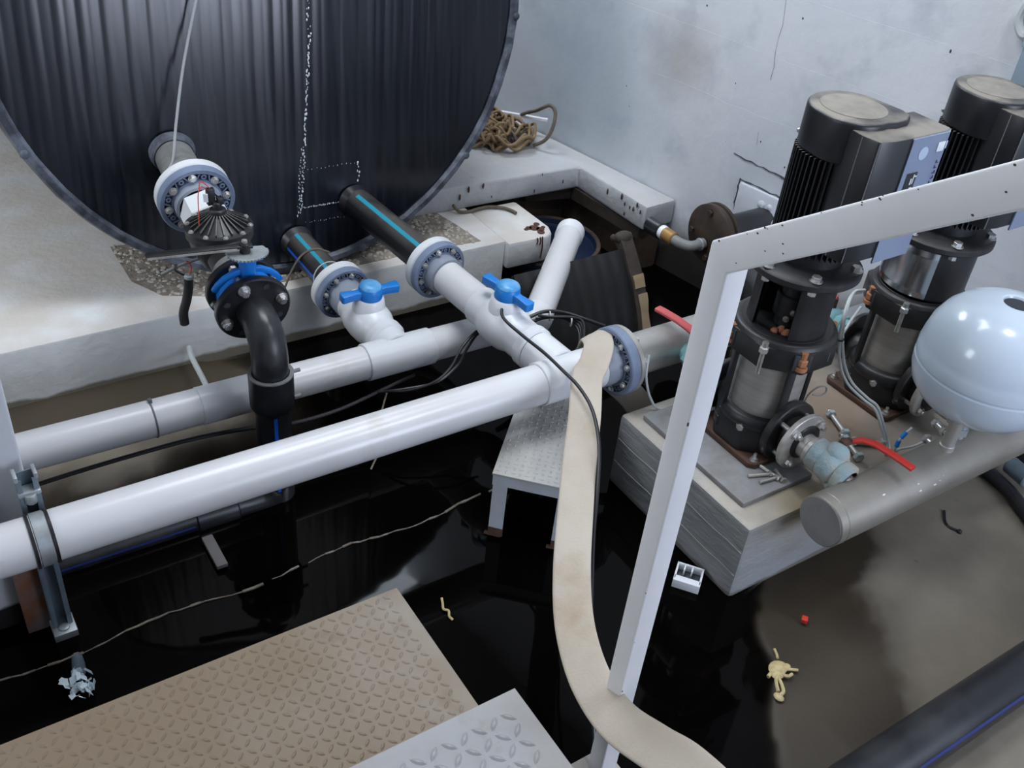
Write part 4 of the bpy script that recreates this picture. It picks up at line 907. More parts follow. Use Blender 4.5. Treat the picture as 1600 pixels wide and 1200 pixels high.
# control box on the near side
bx0, bx1, by0, by1, bz0, bz1 = PX - 0.074, PX + 0.168, PY - 0.158, PY - 0.044, 0.872, 1.160
g = G(); g.prism_dir([(bx0 + 0.006, by1), (bx0, by0 + 0.052), (bx0 + 0.007, by0 + 0.010), (bx0 + 0.05, by0 + 0.001), (bx0 + 0.10, by0), (bx1 - 0.02, by0 + 0.002), (bx1, by0 + 0.010), (bx1, by1)], V((0, 0, bz0)), V((1, 0, 0)), V((0, 1, 0)), V((0, 0, 1)), bz1 - bz0)
cb = g.obj('control_box', 'motor', p, bevel=0.005, segs=2)
g = G(); g.tube([(bx0, by0 + 0.052, bz0 + 0.004), (bx0, by0 + 0.052, bz1 - 0.004)], 0.0013, 6); g.tube([(bx0 + 0.0072, by0 + 0.0102, bz0 + 0.004), (bx0 + 0.0072, by0 + 0.0102, bz1 - 0.004)], 0.0013, 6); g.obj('edge_seam', 'seam', cb)
g = G(); g.prism_dir([(bx0 + 0.100, 0), (bx0 + 0.100, -0.004), (bx1 - 0.02, -0.003), (bx1 - 0.002, 0.009), (bx1 - 0.002, 0.014)], V((0, by0 + 0.0005, bz0 - 0.012)), V((1, 0, 0)), V((0, 1, 0)), V((0, 0, 1)), bz1 - bz0 + 0.010)
pn = g.obj('front_panel', 'panel_grey', cb, label='grey-blue front panel')
yf = by0 - 0.0036
def onp(name, m, u, z, w, h, round_=False):
    g = G()
    if round_: g.cyl((u, yf + 0.0012, z), (0, -1, 0), w / 2, 0.0016, 24)
    else: g.box((u, yf, z), (w, 0.002, h))
    return g.obj(name, m, cb, bevel=0 if round_ else 0.0008)
u0, u1 = bx0 + 0.100, bx1 - 0.02
onp('round_emblem', 'panel_disc', u0 + 0.048, bz1 - 0.040, 0.030, 0.03, True)
onp('square_sticker', 'label_white', u0 + 0.103, bz1 - 0.032, 0.024, 0.022)
onp('sticker_mark', 'panel_disc', u0 + 0.120, bz1 - 0.030, 0.006, 0.018)
onp('display_window', 'display', u0 + 0.034, bz1 - 0.125, 0.036, 0.085)
for k, (du, dz, w, h) in enumerate(((0.041, -0.098, .003, .022), (0.047, -0.092, .006, .003), (0.0345, -0.103, .004, .014), (0.041, -0.122, .009, .009), (0.036, -0.134, .007, .007), (0.029, -0.140, .003, .012))):
    g = G(); g.box((u0 + du, yf - 0.0012, bz1 + dz), (w, 0.001, h)); g.obj('display_icon', 'label_white', cb)
random.seed(3)
for k in range(8):
    g = G(); z = bz1 - 0.070 - k * 0.0125; u = u0 + 0.110
    g.box((u, yf - 0.0003, z), (0.0075, 0.0012, 0.0022)); g.box((u + random.choice((-.003, .003)), yf - 0.0003, z + 0.003), (0.0018, 0.0012, 0.006)); g.obj('lettering', 'ink', cb)
# side cover of the box, facing the wall side
g = G(); g.box((bx1 - 0.02, by1 - 0.02, (bz0 + bz1) / 2), (0.035, 0.05, bz1 - bz0 - 0.05)); g.obj('box_rear', 'motor', cb, bevel=0.004)
PUMP = p
pump2 = copy_tree(p, (0.515, -0.012, -0.014), 'farther vertical multistage pump behind, its grey panel cut by the rail')
# the farther pump has a bright steel can in place of the open lantern
PX2, PY2 = PX + 0.515, PY - 0.012
g = G()
g.lathe([(0.1135, 0.62), (0.1145, 0.635), (0.1145, 0.64), (0.1135, 0.645), (0.1135, 0.73), (0.1145, 0.735), (0.1145, 0.74), (0.1135, 0.745), (0.1135, 0.776)], (PX2, PY2, 0), (0, 0, 1), 40, r_(95) + PI / 2, r_(222) + PI / 2)
g.obj('bright_guard', 'aluminium', pump2, label='shiny metal coupling guard')
g = G(); g.lathe([(0.1125, 0.62), (0.1125, 0.776)], (PX2, PY2, 0), (0, 0, 1), 40, r_(222) + PI / 2, r_(455) + PI / 2); g.obj('dark_guard', 'cast', pump2)

# ------------------------------------------------------------------ discharge side
MYD, MZD, MRD = 0.985, 0.290, 0.066
t = thing('discharge_manifold', 'fat dull steel pipe with flat end, low along the plinth front', 'pipe', (2.1, MYD, MZD))
g = G(); g.cyl((1.700, MYD, MZD), (1, 0, 0), MRD, 1.07, 48, bev=0.0025); g.obj('manifold_tube', 'steel_dull', t)
g = G(); g.cyl((1.6985, MYD, MZD), (1, 0, 0), MRD - 0.004, 0.003, 48); g.obj('end_disc', mat('matt_grey_disc', (0.30, 0.30, 0.295), 0.6, 0.3, c2=(0.25, 0.25, 0.245), scale=14), t, label='matt grey welded end disc')
g = G(); g.lathe([(MRD - .001, -.003), (MRD + .0012, 0), (MRD - .001, .003)], (1.727, MYD, MZD), (1, 0, 0), 48); g.obj('weld_bead', 'steel_dull', t)
g = G(); g.ring((2.145, MYD, MZD + 0.058), (0, 0, 1), 0.014, 0.020, 0.022, 24, 0.003); g.cyl((2.145, MYD, MZD + 0.06), (0, 0, 1), 0.0175, 0.115, 24); g.obj('vessel_stub', 'steel_pipe', t)
g = G()
for k in range(6): x = random.uniform(1.85, 2.1); a = random.uniform(0.3, 1.1); g.ball((x, MYD - math.cos(a) * MRD, MZD + math.sin(a) * MRD), random.uniform(.0012, .003), 6, 4, (2.2, 1, .8))
g.obj('paint_fleck', 'label_white', t, kind='stuff')

def discharge_valve(x, label, grp='valves between pumps and steel manifold'):
    t = thing('discharge_valve', label, 'valve', (x, 1.1, 0.345), grp)
    y0, z0 = 1.178, 0.342
    g = G(); g.ring((x, 1.228, z0), (0, 1, 0), 0.035, 0.088, 0.022, 48, 0.003); g.obj('black_flange', 'cast', t)
    g = G(); g.ring((x, 1.182, z0), (0, 1, 0), 0.028, 0.081, 0.015, 48, 0.002); g.obj('steel_flange', 'steel', t)
    for k in range(4):
        a = PI / 4 + k * PI / 2
        g = G(); c = V((x + math.cos(a) * 0.062, 1.182, z0 + math.sin(a) * 0.062))
        g.cyl(c, (0, -1, 0), 0.0135, 0.003, 16); g.cyl(c - V((0, .003, 0)), (0, -1, 0), 0.0115, 0.010, 6, bev=0.0015); g.cyl(c - V((0, .012, 0)), (0, -1, 0), 0.007, 0.008, 10); g.cyl(c, (0, 1, 0), 0.007, 0.07, 10); g.obj('flange_bolt', 'zinc', t)
    g = G(); g.cyl((x, 1.184, z0), (0, -1, 0), 0.033, 0.030, 28, bev=0.002); g.ring((x, 1.156, z0), (0, -1, 0), 0.028, 0.038, 0.018, 28, 0.003); g.obj('threaded_neck', 'steel_pipe', t)
    g = G(); g.lathe([(0.030, 0), (0.040, 0.002), (0.042, 0.028), (0.039, 0.034), (0.043, 0.040), (0.046, 0.060), (0.043, 0.078), (0.036, 0.084), (0.040, 0.090), (0.040, 0.112), (0.028, 0.118)], (x, 1.142, z0), (0, -1, -0.08), 20)
    g.ball((x + 0.012, 1.085, z0 + 0.030), 0.030, 12, 8); g.ball((x - 0.012, 1.062, z0 - 0.036), 0.022, 10, 7); g.ball((x + 0.018, 1.052, z0 - 0.026), 0.022, 10, 7)
    g.obj('sealed_body', 'teal_tape', t, jitter=0.007, label='valve body smeared with pale teal sealing paste')
    g = G(); g.tube([(x, 1.055, z0 - 0.014), (x, 1.02, z0 - 0.022), (x, 0.99, z0 - 0.03)], 0.026, 20); g.obj('outlet_stub', 'steel_pipe', t)
    hp = V((x + 0.030, 1.092, z0 + 0.046))
    g = G(); g.cyl(hp - V((0.02, 0, 0.02)), (0.3, 0, 1), 0.012, 0.03, 10); g.box(hp + V((0.01, 0, 0.008)), (0.045, 0.022, 0.006)); g.cyl(hp + V((0.0, 0, 0.010)), (0, 0, 1), 0.011, 0.010, 6); g.obj('rusty_stem', 'rust', t, bevel=0.002)
    path = [hp + V((0.030, -0.004, 0.008)), hp + V((0.046, -0.02, 0.018)), hp + V((0.060, -0.05, 0.020)), hp + V((0.068, -0.10, 0.019)), hp + V((0.073, -0.145, 0.017)), hp + V((0.074, -0.155, 0.016))]
    g = G(); g.tube(path, 0.010, prof=[(1.1, 0.25), (0.8, 0.5), (-0.8, 0.5), (-1.1, 0.25), (-1.1, -0.25), (-0.8, -0.5), (0.8, -0.5), (1.1, -0.25)], side=(1, 0.2, 0)); g.obj('lever', 'red', t, bevel=0.001, label='red lever grip')
    return t
dv = discharge_valve(1.826, 'paste-smeared valve with red lever on the nearer pump outlet')
copy_tree(dv, (0.515, -0.012, 0), 'valve with red lever half hidden under the pale blue vessel')

# vessel
t = thing('pressure_vessel', 'glossy pale blue pressure vessel standing on the steel manifold', 'vessel', (2.172, MYD, 0.45))
vx, vz = 2.180, 0.614
g = G()
prof = [(0, -0.150), (0.05, -0.148), (0.10, -0.135), (0.14, -0.111), (0.165, -0.080), (0.176, -0.045), (0.1785, -0.022), (0.1785, -0.016), (0.1762, -0.013), (0.1762, -0.010), (0.1785, -0.007), (0.1785, 0.018), (0.1772, 0.022), (0.1755, 0.040), (0.168, 0.075), (0.150, 0.112), (0.122, 0.142), (0.086, 0.162), (0.05, 0.171), (0.038, 0.172), (0.034, 0.170), (0.032, 0.164), (0, 0.164)]
g.lathe([(r, h) for r, h in prof], (vx, MYD, vz), (0, 0, 1), 72); g.obj('shell', 'vessel', t, angle=30)
g = G(); g.cyl((vx, MYD, vz + 0.164), (0, 0, 1), 0.0315, 0.0015, 28); g.obj('valve_recess', 'hole', t)
g = G(); g.cyl((2.145, MYD, 0.452), (0.1, 0, 1), 0.022, 0.02, 6); g.obj('thread_collar', 'steel_pipe', t)
g = G(); g.cyl((2.215, 1.0, 0.355), (0, 0, 1), 0.013, 0.12, 16); g.cyl((2.215, 1.0, 0.368), (0, 0, 1), 0.020, 0.02, 6); g.obj('drain_nipple', 'galv_pale', t)

# ------------------------------------------------------------------ suction side
t = thing('suction_manifold', 'dusty steel suction pipe behind the pumps beside the blue-grey flange', 'pipe', (2.0, YB, ZB))
g = G(); g.cyl((1.628, YB, ZB), (1, 0, 0), 0.0605, 0.96, 48, bev=0.002); g.obj('manifold_tube', 'steel_pipe', t)
def suction_valve(x, label):
    t = thing('suction_valve', label, 'valve', (x, 1.6, 0.35), 'valves on the suction side of the pumps')
    g = G(); g.cyl((x, 1.645, ZB + 0.0), (0, -1, 0), 0.030, 0.06, 10, bev=0.003); g.ball((x, 1.572, ZB), 0.041, 14, 9); g.cyl((x, 1.610, ZB), (0, -1, 0), 0.038, 0.022, 6, bev=0.003); g.cyl((x, 1.545, ZB), (0, -1, 0), 0.036, 0.025, 6, bev=0.003); g.cyl((x, 1.53, ZB), (0, -1, 0), 0.028, 0.07, 16); g.obj('coated_body', 'teal', t, jitter=0.003)
    g = G(); g.ring((x, 1.475, ZB), (0, -1, 0), 0.03, 0.078, 0.016, 40, 0.003); g.obj('flange', 'cast', t)
    g = G(); g.cyl((x, 1.575, ZB + 0.038), (0, 0, 1), 0.009, 0.035, 10); g.obj('stem', 'rust', t)
    path = [(x + 0.005, 1.575, ZB + 0.070), (x - 0.002, 1.595, ZB + 0.073), (x - 0.012, 1.622, ZB + 0.086), (x - 0.020, 1.66, ZB + 0.092), (x - 0.032, 1.715, ZB + 0.094), (x - 0.036, 1.735, ZB + 0.093)]
    g = G(); g.tube([V(q) for q in path], 0.0125, prof=[(1.1, 0.25), (0.8, 0.5), (-0.8, 0.5), (-1.1, 0.25), (-1.1, -0.25), (-0.8, -0.5), (0.8, -0.5), (1.1, -0.25)], side=(1, 0.2, 0)); g.obj('lever', 'pink_red', t, bevel=0.001, label='faded red lever')
sv = suction_valve(1.808, 'teal valve with faded red lever beside the white rail post')
suction_valve(2.35, 'teal valve hidden behind the farther pump')

# loose bolts, nuts
def loose_bolt(p, q, label, r=0.0125):
    p, q = V(p), V(q); d = (q - p).normalized(); L_ = (q - p).length
    t = thing('loose_bolt', label, 'bolt', tuple((p + q) / 2), 'loose bolts lying on the plinth')
    g = G(); g.cyl(p, d, r * 0.62, L_, 14); g.obj('shank', 'steel_pipe', t)
    g = G(); g.cyl(q - d * 0.004, d, r * 1.25, 0.014, 6, bev=0.002); g.obj('head', 'teal_tape', t)
    g = G(); g.cyl(p + d * 0.008, d, r * 1.15, 0.012, 6, bev=0.001); g.obj('nut', 'teal_tape', t)
    return t
zb_ = 0.247
loose_bolt((2.116, 1.322, zb_), (2.080, 1.232, zb_), 'loose blue-grey bolt standing apart between the two pumps')
loose_bolt((2.058, 1.222, zb_ + .004), (2.030, 1.140, zb_ + .004), 'loose bolt beside the rusty valve stem, head toward the lever')
loose_bolt((2.060, 1.200, zb_), (2.140, 1.150, zb_), 'loose bolt lying under the white cables')
for k, (p_, q_) in enumerate((((1.690, 1.215), (1.745, 1.195)), ((1.748, 1.230), (1.756, 1.172)), ((1.775, 1.200), (1.762, 1.160)), ((1.70, 1.182), (1.748, 1.176)))):
    g = G(); d = V((q_[0] - p_[0], q_[1] - p_[1], 0)); g.cyl((*p_, 0.2575), d, 0.0048, d.length, 8); g.cyl((*q_, 0.2585), d, 0.009, 0.006, 6)
    tag(g.obj('small_screw', 'steel_pipe'), ['small grey screw nearest the pump base on the grey pad', 'small grey screw pointing at the black flange', 'small grey screw closest to the black flange', 'small grey screw lying nearest the pad edge'][k], 'screw', 'small screws on the grey pad')
for lab, (x, y, z) in (('shiny flange bolt lowest beside the vessel stub', (2.185, 1.065, 0.315)), ('shiny flange bolt in the middle of the three by the vessel stub', (2.225, 1.078, 0.345)), ('shiny flange bolt highest, tucked under the pale blue vessel', (2.255, 1.09, 0.372))):
    g = G(); d = V((-0.35, -1, 0.1)).normalized(); c = V((x, y, z)); g.cyl(c, d, 0.008, 0.055, 12); g.cyl(c, d, 0.014, 0.012, 6, bev=0.002); g.cyl(c + d * 0.036, d, 0.014, 0.012, 6, bev=0.002)
    tag(g.obj('flange_bolt', 'zinc'), lab, 'bolt', 'shiny bolts by the vessel stub')
g = G(); g.tube(smooth_path([(1.86, 1.24, 0.418), (1.862, 1.235, 0.45), (1.875, 1.225, 0.475), (1.892, 1.215, 0.478), (1.896, 1.212, 0.462), (1.884, 1.217, 0.452), (1.868, 1.228, 0.452)]), 0.0022, 7)
tag(g.obj('wire_loop', 'conduit'), 'thin bent wire with an eye, hooked on the black pump flange', 'wire')

# ------------------------------------------------------------------ bench plate under the mains
t = thing('step_plate', 'small blue-grey checker plate bench standing on legs in the water', 'bench', (1.28, 1.60, 0))
s2 = math.sqrt(0.5); bu, bv = V((s2, -s2, 0)), V((s2, s2, 0)); bo = V((1.126, 1.552, 0)); zt_ = 0.225; BW, BL = 0.215, 0.44
g = G(); g.box(bo + bu * BW / 2 + bv * BL / 2 + V((0, 0, zt_ - 0.003)), (BW, BL, 0.006), bu, bv); g.obj('plate', 'bench_top', t, bevel=0.001)
g = G(); g.box(bo + bu * BW / 2 + bv * 0.012 + V((0, 0, zt_ - 0.026)), (BW - 0.002, 0.005, 0.040), bu, bv); g.obj('front_angle', 'bench', t)
g = G(); g.box(bo + bu * 0.004 + bv * BL / 2 + V((0, 0, zt_ - 0.026)), (0.005, BL - 0.03, 0.040), bu, bv); g.obj('side_angle', 'bench', t)
for a_, b_ in ((0.022, 0.014), (BW - 0.022, 0.014), (0.022, BL - 0.014), (BW - 0.022, BL - 0.014)):
    c = bo + bu * a_ + bv * b_
    g = G(); g.box(c + V((0, 0, zt_ / 2 - 0.06)), (0.038, 0.005, zt_ + 0.10), bu, bv); g.box(c + bu * 0.0165 * (1 if a_ > .1 else -1) + bv * 0.018 + V((0, 0, zt_ / 2 - 0.06)), (0.005, 0.036, zt_ + 0.10), bu, bv); lg = g.obj('leg', 'bench', t)
    g = G(); g.box(c + V((0, 0, 0.012)), (0.0392, 0.0062, 0.032), bu, bv); g.box(c - bu * 0.008 + V((0, 0, 0.002)), (0.044, 0.012, 0.003), bu, bv); g.obj('rusted_foot', 'rust', lg, jitter=0.002)
def lozenges(o, ux, uy, w, h, z, sp, ln, parent, m, sk=0.0):
    """raised lozenges of checker plate, alternately turned, low domes"""
    g = G(); o = V(o); k = 0; ny = int(h / sp); nx = int(w / sp); hh = 0.0028 if sp > 0.025 else 0.0016
    for j in range(ny):
        for i in range(nx):
            p = o + V(ux) * (i + .5) * sp + V(uy) * (j + .5) * sp; p.z = z
            a = PI / 4 if (i + j) % 2 else -PI / 4; a += sk
            e = V(ux) * math.cos(a) + V(uy) * math.sin(a); s_ = V(ux) * -math.sin(a) + V(uy) * math.cos(a)
            hw = ln * 0.17
            vs = [p - e * ln / 2, p - e * ln * .25 - s_ * hw * .85, p - s_ * hw, p + e * ln * .25 - s_ * hw * .85, p + e * ln / 2, p + e * ln * .25 + s_ * hw * .85, p + s_ * hw, p - e * ln * .25 + s_ * hw * .85,
                  p - e * ln * .28 + V((0, 0, hh)), p - s_ * hw * .4 + V((0, 0, hh)), p + e * ln * .28 + V((0, 0, hh)), p + s_ * hw * .4 + V((0, 0, hh))]
            g.add(vs, [(0, 1, 8), (1, 2, 9, 8), (2, 3, 10, 9), (3, 4, 10), (4, 5, 10), (5, 6, 11, 10), (6, 7, 8, 11), (7, 0, 8), (8, 9, 10, 11)])
    return g.obj('lozenge', m, parent, kind='stuff', angle=15, label='raised lozenges of the checker plate')
lozenges(bo + bu * 0.005 + bv * 0.005, bu, bv, BW - .01, BL - .01, zt_ + 0.0002, 0.0185, 0.015, t, 'bench_top', PI / 4)

# ------------------------------------------------------------------ steps
t = thing('steel_steps', 'two descending checker plate steps at the near edge', 'steps', (0.3, 1.0, 0))
def tread(y0, y1, z, m, parent, me_, sp, ln):
    g = G(); g.box((-0.03, (y0 + y1) / 2, z - 0.003), (1.536, y1 - y0, 0.006))
    g.box((-0.03, y1 - 0.0025, z - 0.022), (1.536, 0.005, 0.040)); g.box((0.7355, (y0 + y1) / 2, z - 0.022), (0.005, y1 - y0, 0.040))
    tr = g.obj('tread', m, parent)
    lozenges((-0.79, y0 + 0.006, 0), (1, 0, 0), (0, 1, 0), 1.52, y1 - y0 - 0.01, z + 0.0002, sp, ln, tr, me_)
    return tr
tread(0.80, 1.328, 0.220, 'tread', t, 'tread', 0.0215, 0.021)
tread(0.30, 0.877, 0.395, 'tread_clean', t, 'tread_clean', 0.0300, 0.031)
for x in (-0.72, 0.70):
    g = G(); g.prism_dir([(1.30, -0.12), (1.30, 0.17), (0.86, 0.19), (0.84, 0.35), (0.34, 0.35), (0.34, -0.12)], V((x, 0, 0)), V((0, 1, 0)), V((0, 0, 1)), V((1, 0, 0)), 0.008); g.obj('stringer', 'neutral_bar', t)

# ------------------------------------------------------------------ stair handrail
t = thing('stair_handrail', 'white painted square tube stair handrail with rust spots', 'railing', (0.92, 0.79, -0.1))
hx0, hx1, hy0, hy1 = 0.900, 0.942, 0.772, 0.811
hd, hn = V((0, -0.802, 0.597)), V((0, 0.597, 0.802))
top0 = V((0, 0.811, 1.306))
L_ = 1.25
g = G(); pl_ = [(hy1, -0.12), (hy1, 1.306), (top0 + hd * L_).yz, (top0 + hd * L_ - hn * 0.047).yz]
# lower edge of the rail meets the near face of the post
lo = top0 - hn * 0.047; k_ = (hy0 - lo.y) / hd.y
pl_ += [(hy0, lo.z + hd.z * k_), (hy0, -0.12)]
g.prism_dir([tuple(q) for q in pl_], V((hx0, 0, 0)), V((0, 1, 0)), V((0, 0, 1)), V((1, 0, 0)), hx1 - hx0)
g.obj('post_and_rail', 'rail', t, bevel=0.0035, segs=3)
c_ = top0 + hd * (L_ - 0.03) - hn * 0.024
g = G(); g.box(((hx0 + hx1) / 2, c_.y, c_.z / 2 - 0.03), (0.041, 0.039, c_.z + 0.02)); g.obj('upper_post', 'rail', t, bevel=0.003)
g = G(); g.box(((hx0 + hx1) / 2, 0.79, -0.03), (0.13, 0.13, 0.20)); g.obj('post_footing', 'plinth_raw', t, bevel=0.006)
g = G()
random.seed(21)
for k in range(22):
    q = top0 + hd * random.uniform(0.0, 0.55) - hn * (random.uniform(0, .004) if random.random() < .6 else random.uniform(0, .046))
    g.ball((hx0 - 0.0002, q.y, q.z), random.uniform(.0005, .0011), 6, 4, (0.4, 1.8, 1.2))
for k in range(12): g.ball((hx0 + random.uniform(0, .004), hy0 + random.uniform(0, .003), random.uniform(.35, 1.1)), random.uniform(.0006, .0016), 6, 4, (1, 1, 2.5))
g.obj('rust_pit', 'rust', t, kind='stuff')

# ------------------------------------------------------------------ flat hose
N_H = V((-0.50, -0.62, 0.60)).normalized()
HP = [(1.74, 1.630, -0.06), (1.715, 1.635, 0.10), (1.69, 1.660, 0.19), (1.64, 1.760, 0.25), (1.603, 1.797, 0.31), (1.568, 1.757, 0.40), (1.53, 1.685, 0.420), (1.475, 1.632, 0.405), (1.410, 1.575, 0.455 - 0.035), (1.325, 1.466, 0.405), (1.223, 1.343, 0.385), (1.133, 1.229, 0.361), (1.044, 1.114, 0.345), (0.978, 1.017, 0.336), (0.931, 0.930, 0.338), (0.893, 0.836, 0.353), (0.866, 0.733, 0.389), (0.856, 0.637, 0.445), (0.852, 0.557, 0.493), (0.848, 0.440, 0.52), (0.85, 0.25, 0.50), (0.86, 0.0, 0.50)]
path = smooth_path(HP, 6)
g = G(); hw, hh = 0.0405, 0.0045
prof = [(1, .25), (.97, .8), (.85, 1), (.3, 1.25), (0, 1.05), (-.3, 1.25), (-.85, 1), (-.97, .8), (-1, .25), (-1, -.25), (-.97, -.8), (-.85, -1), (.85, -1), (.97, -.8), (1, -.25)]
nP = len(path)
def side(i):
    T = (path[min(i + 1, nP - 1)] - path[max(i - 1, 0)]).normalized()
    f = i / (nP - 1)
    keys = [(0.0, V((0.5, 0.62, -0.2))), (0.10, V((0.4, 0.7, -0.2))), (0.18, V((0, 1, 0.2))), (0.24, V((-0.1, 0.8, 0.6))), (0.29, V((0, 0, 1))), (0.40, N_H), (0.65, N_H), (0.82, V((-0.35, -0.25, 0.9))), (1.0, V((0, 0, 1)))]
    for (a, na), (b, nb) in zip(keys, keys[1:]):
        if f <= b: n = na.lerp(nb, (f - a) / (b - a)); break
    return T.cross(n).normalized(), T
vs = []; m = len(prof); prev = None
for i in range(nP):
    sd, T = side(i)
    if prev is not None and sd.dot(prev) < 0: sd = -sd
    if prev is not None: sd = (sd + prev * 1.5).normalized(); sd = (sd - T * sd.dot(T)).normalized()
    prev = sd; up = sd.cross(T)
    for a, b in prof: vs.append(path[i] + sd * a * hw + up * b * hh)
fs = [(i * m + k, i * m + (k + 1) % m, (i + 1) * m + (k + 1) % m, (i + 1) * m + k) for i in range(nP - 1) for k in range(m)]
g.add(vs, fs + [tuple(range(m - 1, -1, -1)), tuple((nP - 1) * m + k for k in range(m))])
tag(g.obj('flat_hose', 'hose', angle=70), 'cream canvas flat hose draped over the white pipe and down past the rail post', 'hose')

# ------------------------------------------------------------------ cables and hoses
def cable(name, pts, r, m, label, cat='cable', n=6):
    g = G(); g.tube(smooth_path(pts, n), r, 9); return tag(g.obj(name, m), label, cat)
cable('black_cable', [(1.43, 1.99, 0.46), (1.385, 1.94, 0.45), (1.357, 1.901, 0.430), (1.363, 1.811, 0.422), (1.361, 1.703, 0.432), (1.354, 1.605, 0.438), (1.345, 1.524, 0.443), (1.328, 1.443, 0.432), (1.284, 1.353, 0.409), (1.217, 1.261, 0.379), (1.157, 1.184, 0.330), (1.103, 1.107, 0.285), (1.018, 0.984, 0.230), (0.966, 0.887, 0.150), (0.915, 0.773, 0.02)], 0.0046, 'cable', 'black cable looping from the open ball valve down along the flat hose')
g = G()
g.tube(smooth_path([(1.406, 2.037, 0.296), (1.367, 2.037, 0.298), (1.307, 2.016, 0.272), (1.257, 1.989, 0.234), (1.200, 1.979, 0.206), (1.131, 2.004, 0.180), (1.077, 2.055, 0.160)]), 0.0042, 8)
g.tube(smooth_path([(1.42, 2.03, 0.286), (1.375, 2.04, 0.286), (1.330, 2.025, 0.254), (1.29, 2.01, 0.215), (1.22, 2.00, 0.185), (1.131, 2.024, 0.172), (1.06, 2.065, 0.155)]), 0.0042, 8)
tag(g.obj('cable_pair', 'cable'), 'pair of thin dark cables drooping under the middle of the rear white pipe', 'cable')
cable('grey_cable', [(1.20, 2.10, 0.150), (1.121, 2.085, 0.150), (0.95, 2.08, 0.120), (0.80, 2.09, 0.112), (0.691, 2.12, 0.112), (0.554, 2.13, 0.121), (0.385, 2.14, 0.116), (0.241, 2.15, 0.105), (0.13, 2.15, 0.10)], 0.006, 'cable', 'dark cable running along the underside of the rear white pipe', n=4)
t = thing('cable_coil', 'coil of black cables tied behind the open ball valve', 'cable', (1.56, 1.9, 0.31))
for k in range(4):
    dz = 0.007 * k; q = 0.01 * k
    g = G(); g.tube(smooth_path([(1.500 + q, 1.965, 0.330 + dz), (1.553, 1.966 - q, 0.336 + dz), (1.608, 1.935 - q, 0.338 + dz), (1.615 + q / 2, 1.88, 0.330 + dz), (1.590, 1.835 - q / 2, 0.312 + dz), (1.550, 1.815 - q, 0.300 + dz), (1.50, 1.835, 0.300 + dz)]), 0.0046, 8); g.obj('loop', 'cable', t)
g = G(); g.tube(smooth_path([(1.495, 1.975, 0.345), (1.553, 1.968, 0.357), (1.608, 1.945, 0.352), (1.654, 1.895, 0.345), (1.70, 1.86, 0.33)]), 0.0055, 8); g.obj('lead', 'cable', t)
for x, y, z in ((1.562, 1.953, 0.348), (1.606, 1.905, 0.345)):
    g = G(); g.lathe([(0.013, -.002), (0.015, -.002), (0.015, .002), (0.013, .002)], (x, y, z), (1, -0.6, 0), 16); g.obj('cable_tie', 'cable_white', t)
cable('steel_cable', [(0.926, 2.84, 1.20), (0.862, 2.80, 1.049), (0.800, 2.76, 0.895), (0.748, 2.705, 0.755), (0.717, 2.660, 0.676), (0.688, 2.640, 0.645), (0.676, 2.625, 0.60)], 0.0042, 'wire_rope', 'thin steel wire rope running up the tank from the largest flange', 'wire')
cable('white_tube', [(0.687, 2.605, 0.085), (0.680, 2.56, 0.077), (0.672, 2.45, 0.082), (0.662, 2.34, 0.092), (0.654, 2.27, 0.100)], 0.0085, 'cable_white', 'thin white plastic tube slanting from the plinth face to the rear pipe', 'tube')
t = thing('cable_end', 'hanging cable end with black sleeve and bare wires above the plinth edge', 'cable', (0.62, 2.32, 0.45))
g = G(); g.tube(smooth_path([(0.628, 2.31, 0.505), (0.625, 2.312, 0.47), (0.617, 2.313, 0.435), (0.606, 2.314, 0.40), (0.606, 2.315, 0.365)]), 0.0125, 14); g.obj('black_sleeve', 'black_plastic', t)
g = G(); g.cyl((0.629, 2.309, 0.503), (0.1, 0, 1), 0.013, 0.012, 12, bev=0.002); g.obj('core_end', 'galv_pale', t)
g = G(); g.tube(smooth_path([(0.57, 2.349, 0.508), (0.624, 2.336, 0.533), (0.69, 2.316, 0.556)]), 0.0045, 8); g.obj('grey_wire', 'conduit', t)
g = G(); g.tube(smooth_path([(0.63, 2.31, 0.51), (0.640, 2.318, 0.532), (0.632, 2.325, 0.548)]), 0.0022, 6); g.obj('copper_wire', 'red_wire', t)
g = G(); g.tube(smooth_path([(0.625, 2.31, 0.51), (0.60, 2.32, 0.528), (0.607, 2.33, 0.54)]), 0.0028, 6); g.obj('black_wire', 'cable', t)

g = G()
pc_ = [(2.175, 1.388, 0.593), (2.102, 1.367, 0.611), (2.039, 1.327, 0.584), (2.046, 1.321, 0.515), (2.061, 1.303, 0.439), (2.080, 1.273, 0.388), (2.106, 1.227, 0.357), (2.125, 1.196, 0.339), (2.142, 1.167, 0.287), (2.143, 1.136, 0.248), (2.12, 1.115, 0.240)]
g.tube(smooth_path(pc_), 0.004, 8); g.tube(smooth_path([V(q) + V((0.011, 0.004 * math.sin(i), 0.004)) for i, q in enumerate(pc_)]), 0.004, 8)
tag(g.obj('pump_cable', 'cable_white'), 'twin pale cables looping down between the two pumps to the plinth', 'cable')
cable('pump_cable', [(2.0, 1.37, 0.37), (2.053, 1.354, 0.420), (2.068, 1.348, 0.461), (2.075, 1.335, 0.520), (2.117, 1.352, 0.539), (2.179, 1.377, 0.550)], 0.0036, 'cable_white', 'single short pale cable crossing behind the twin cables')
g = G(); g.ring((2.0485, 1.322, 0.512), (0, 0, 1), 0.008, 0.011, 0.006, 12, 0.001); tag(g.obj('cable_tie', 'cable'), 'black tie round the twin pale cables', 'tie')
t = thing('wire_joint', 'blue crimped wire joint on pale wires beside the manifold', 'wire', (2.14, 1.10, 0.26))
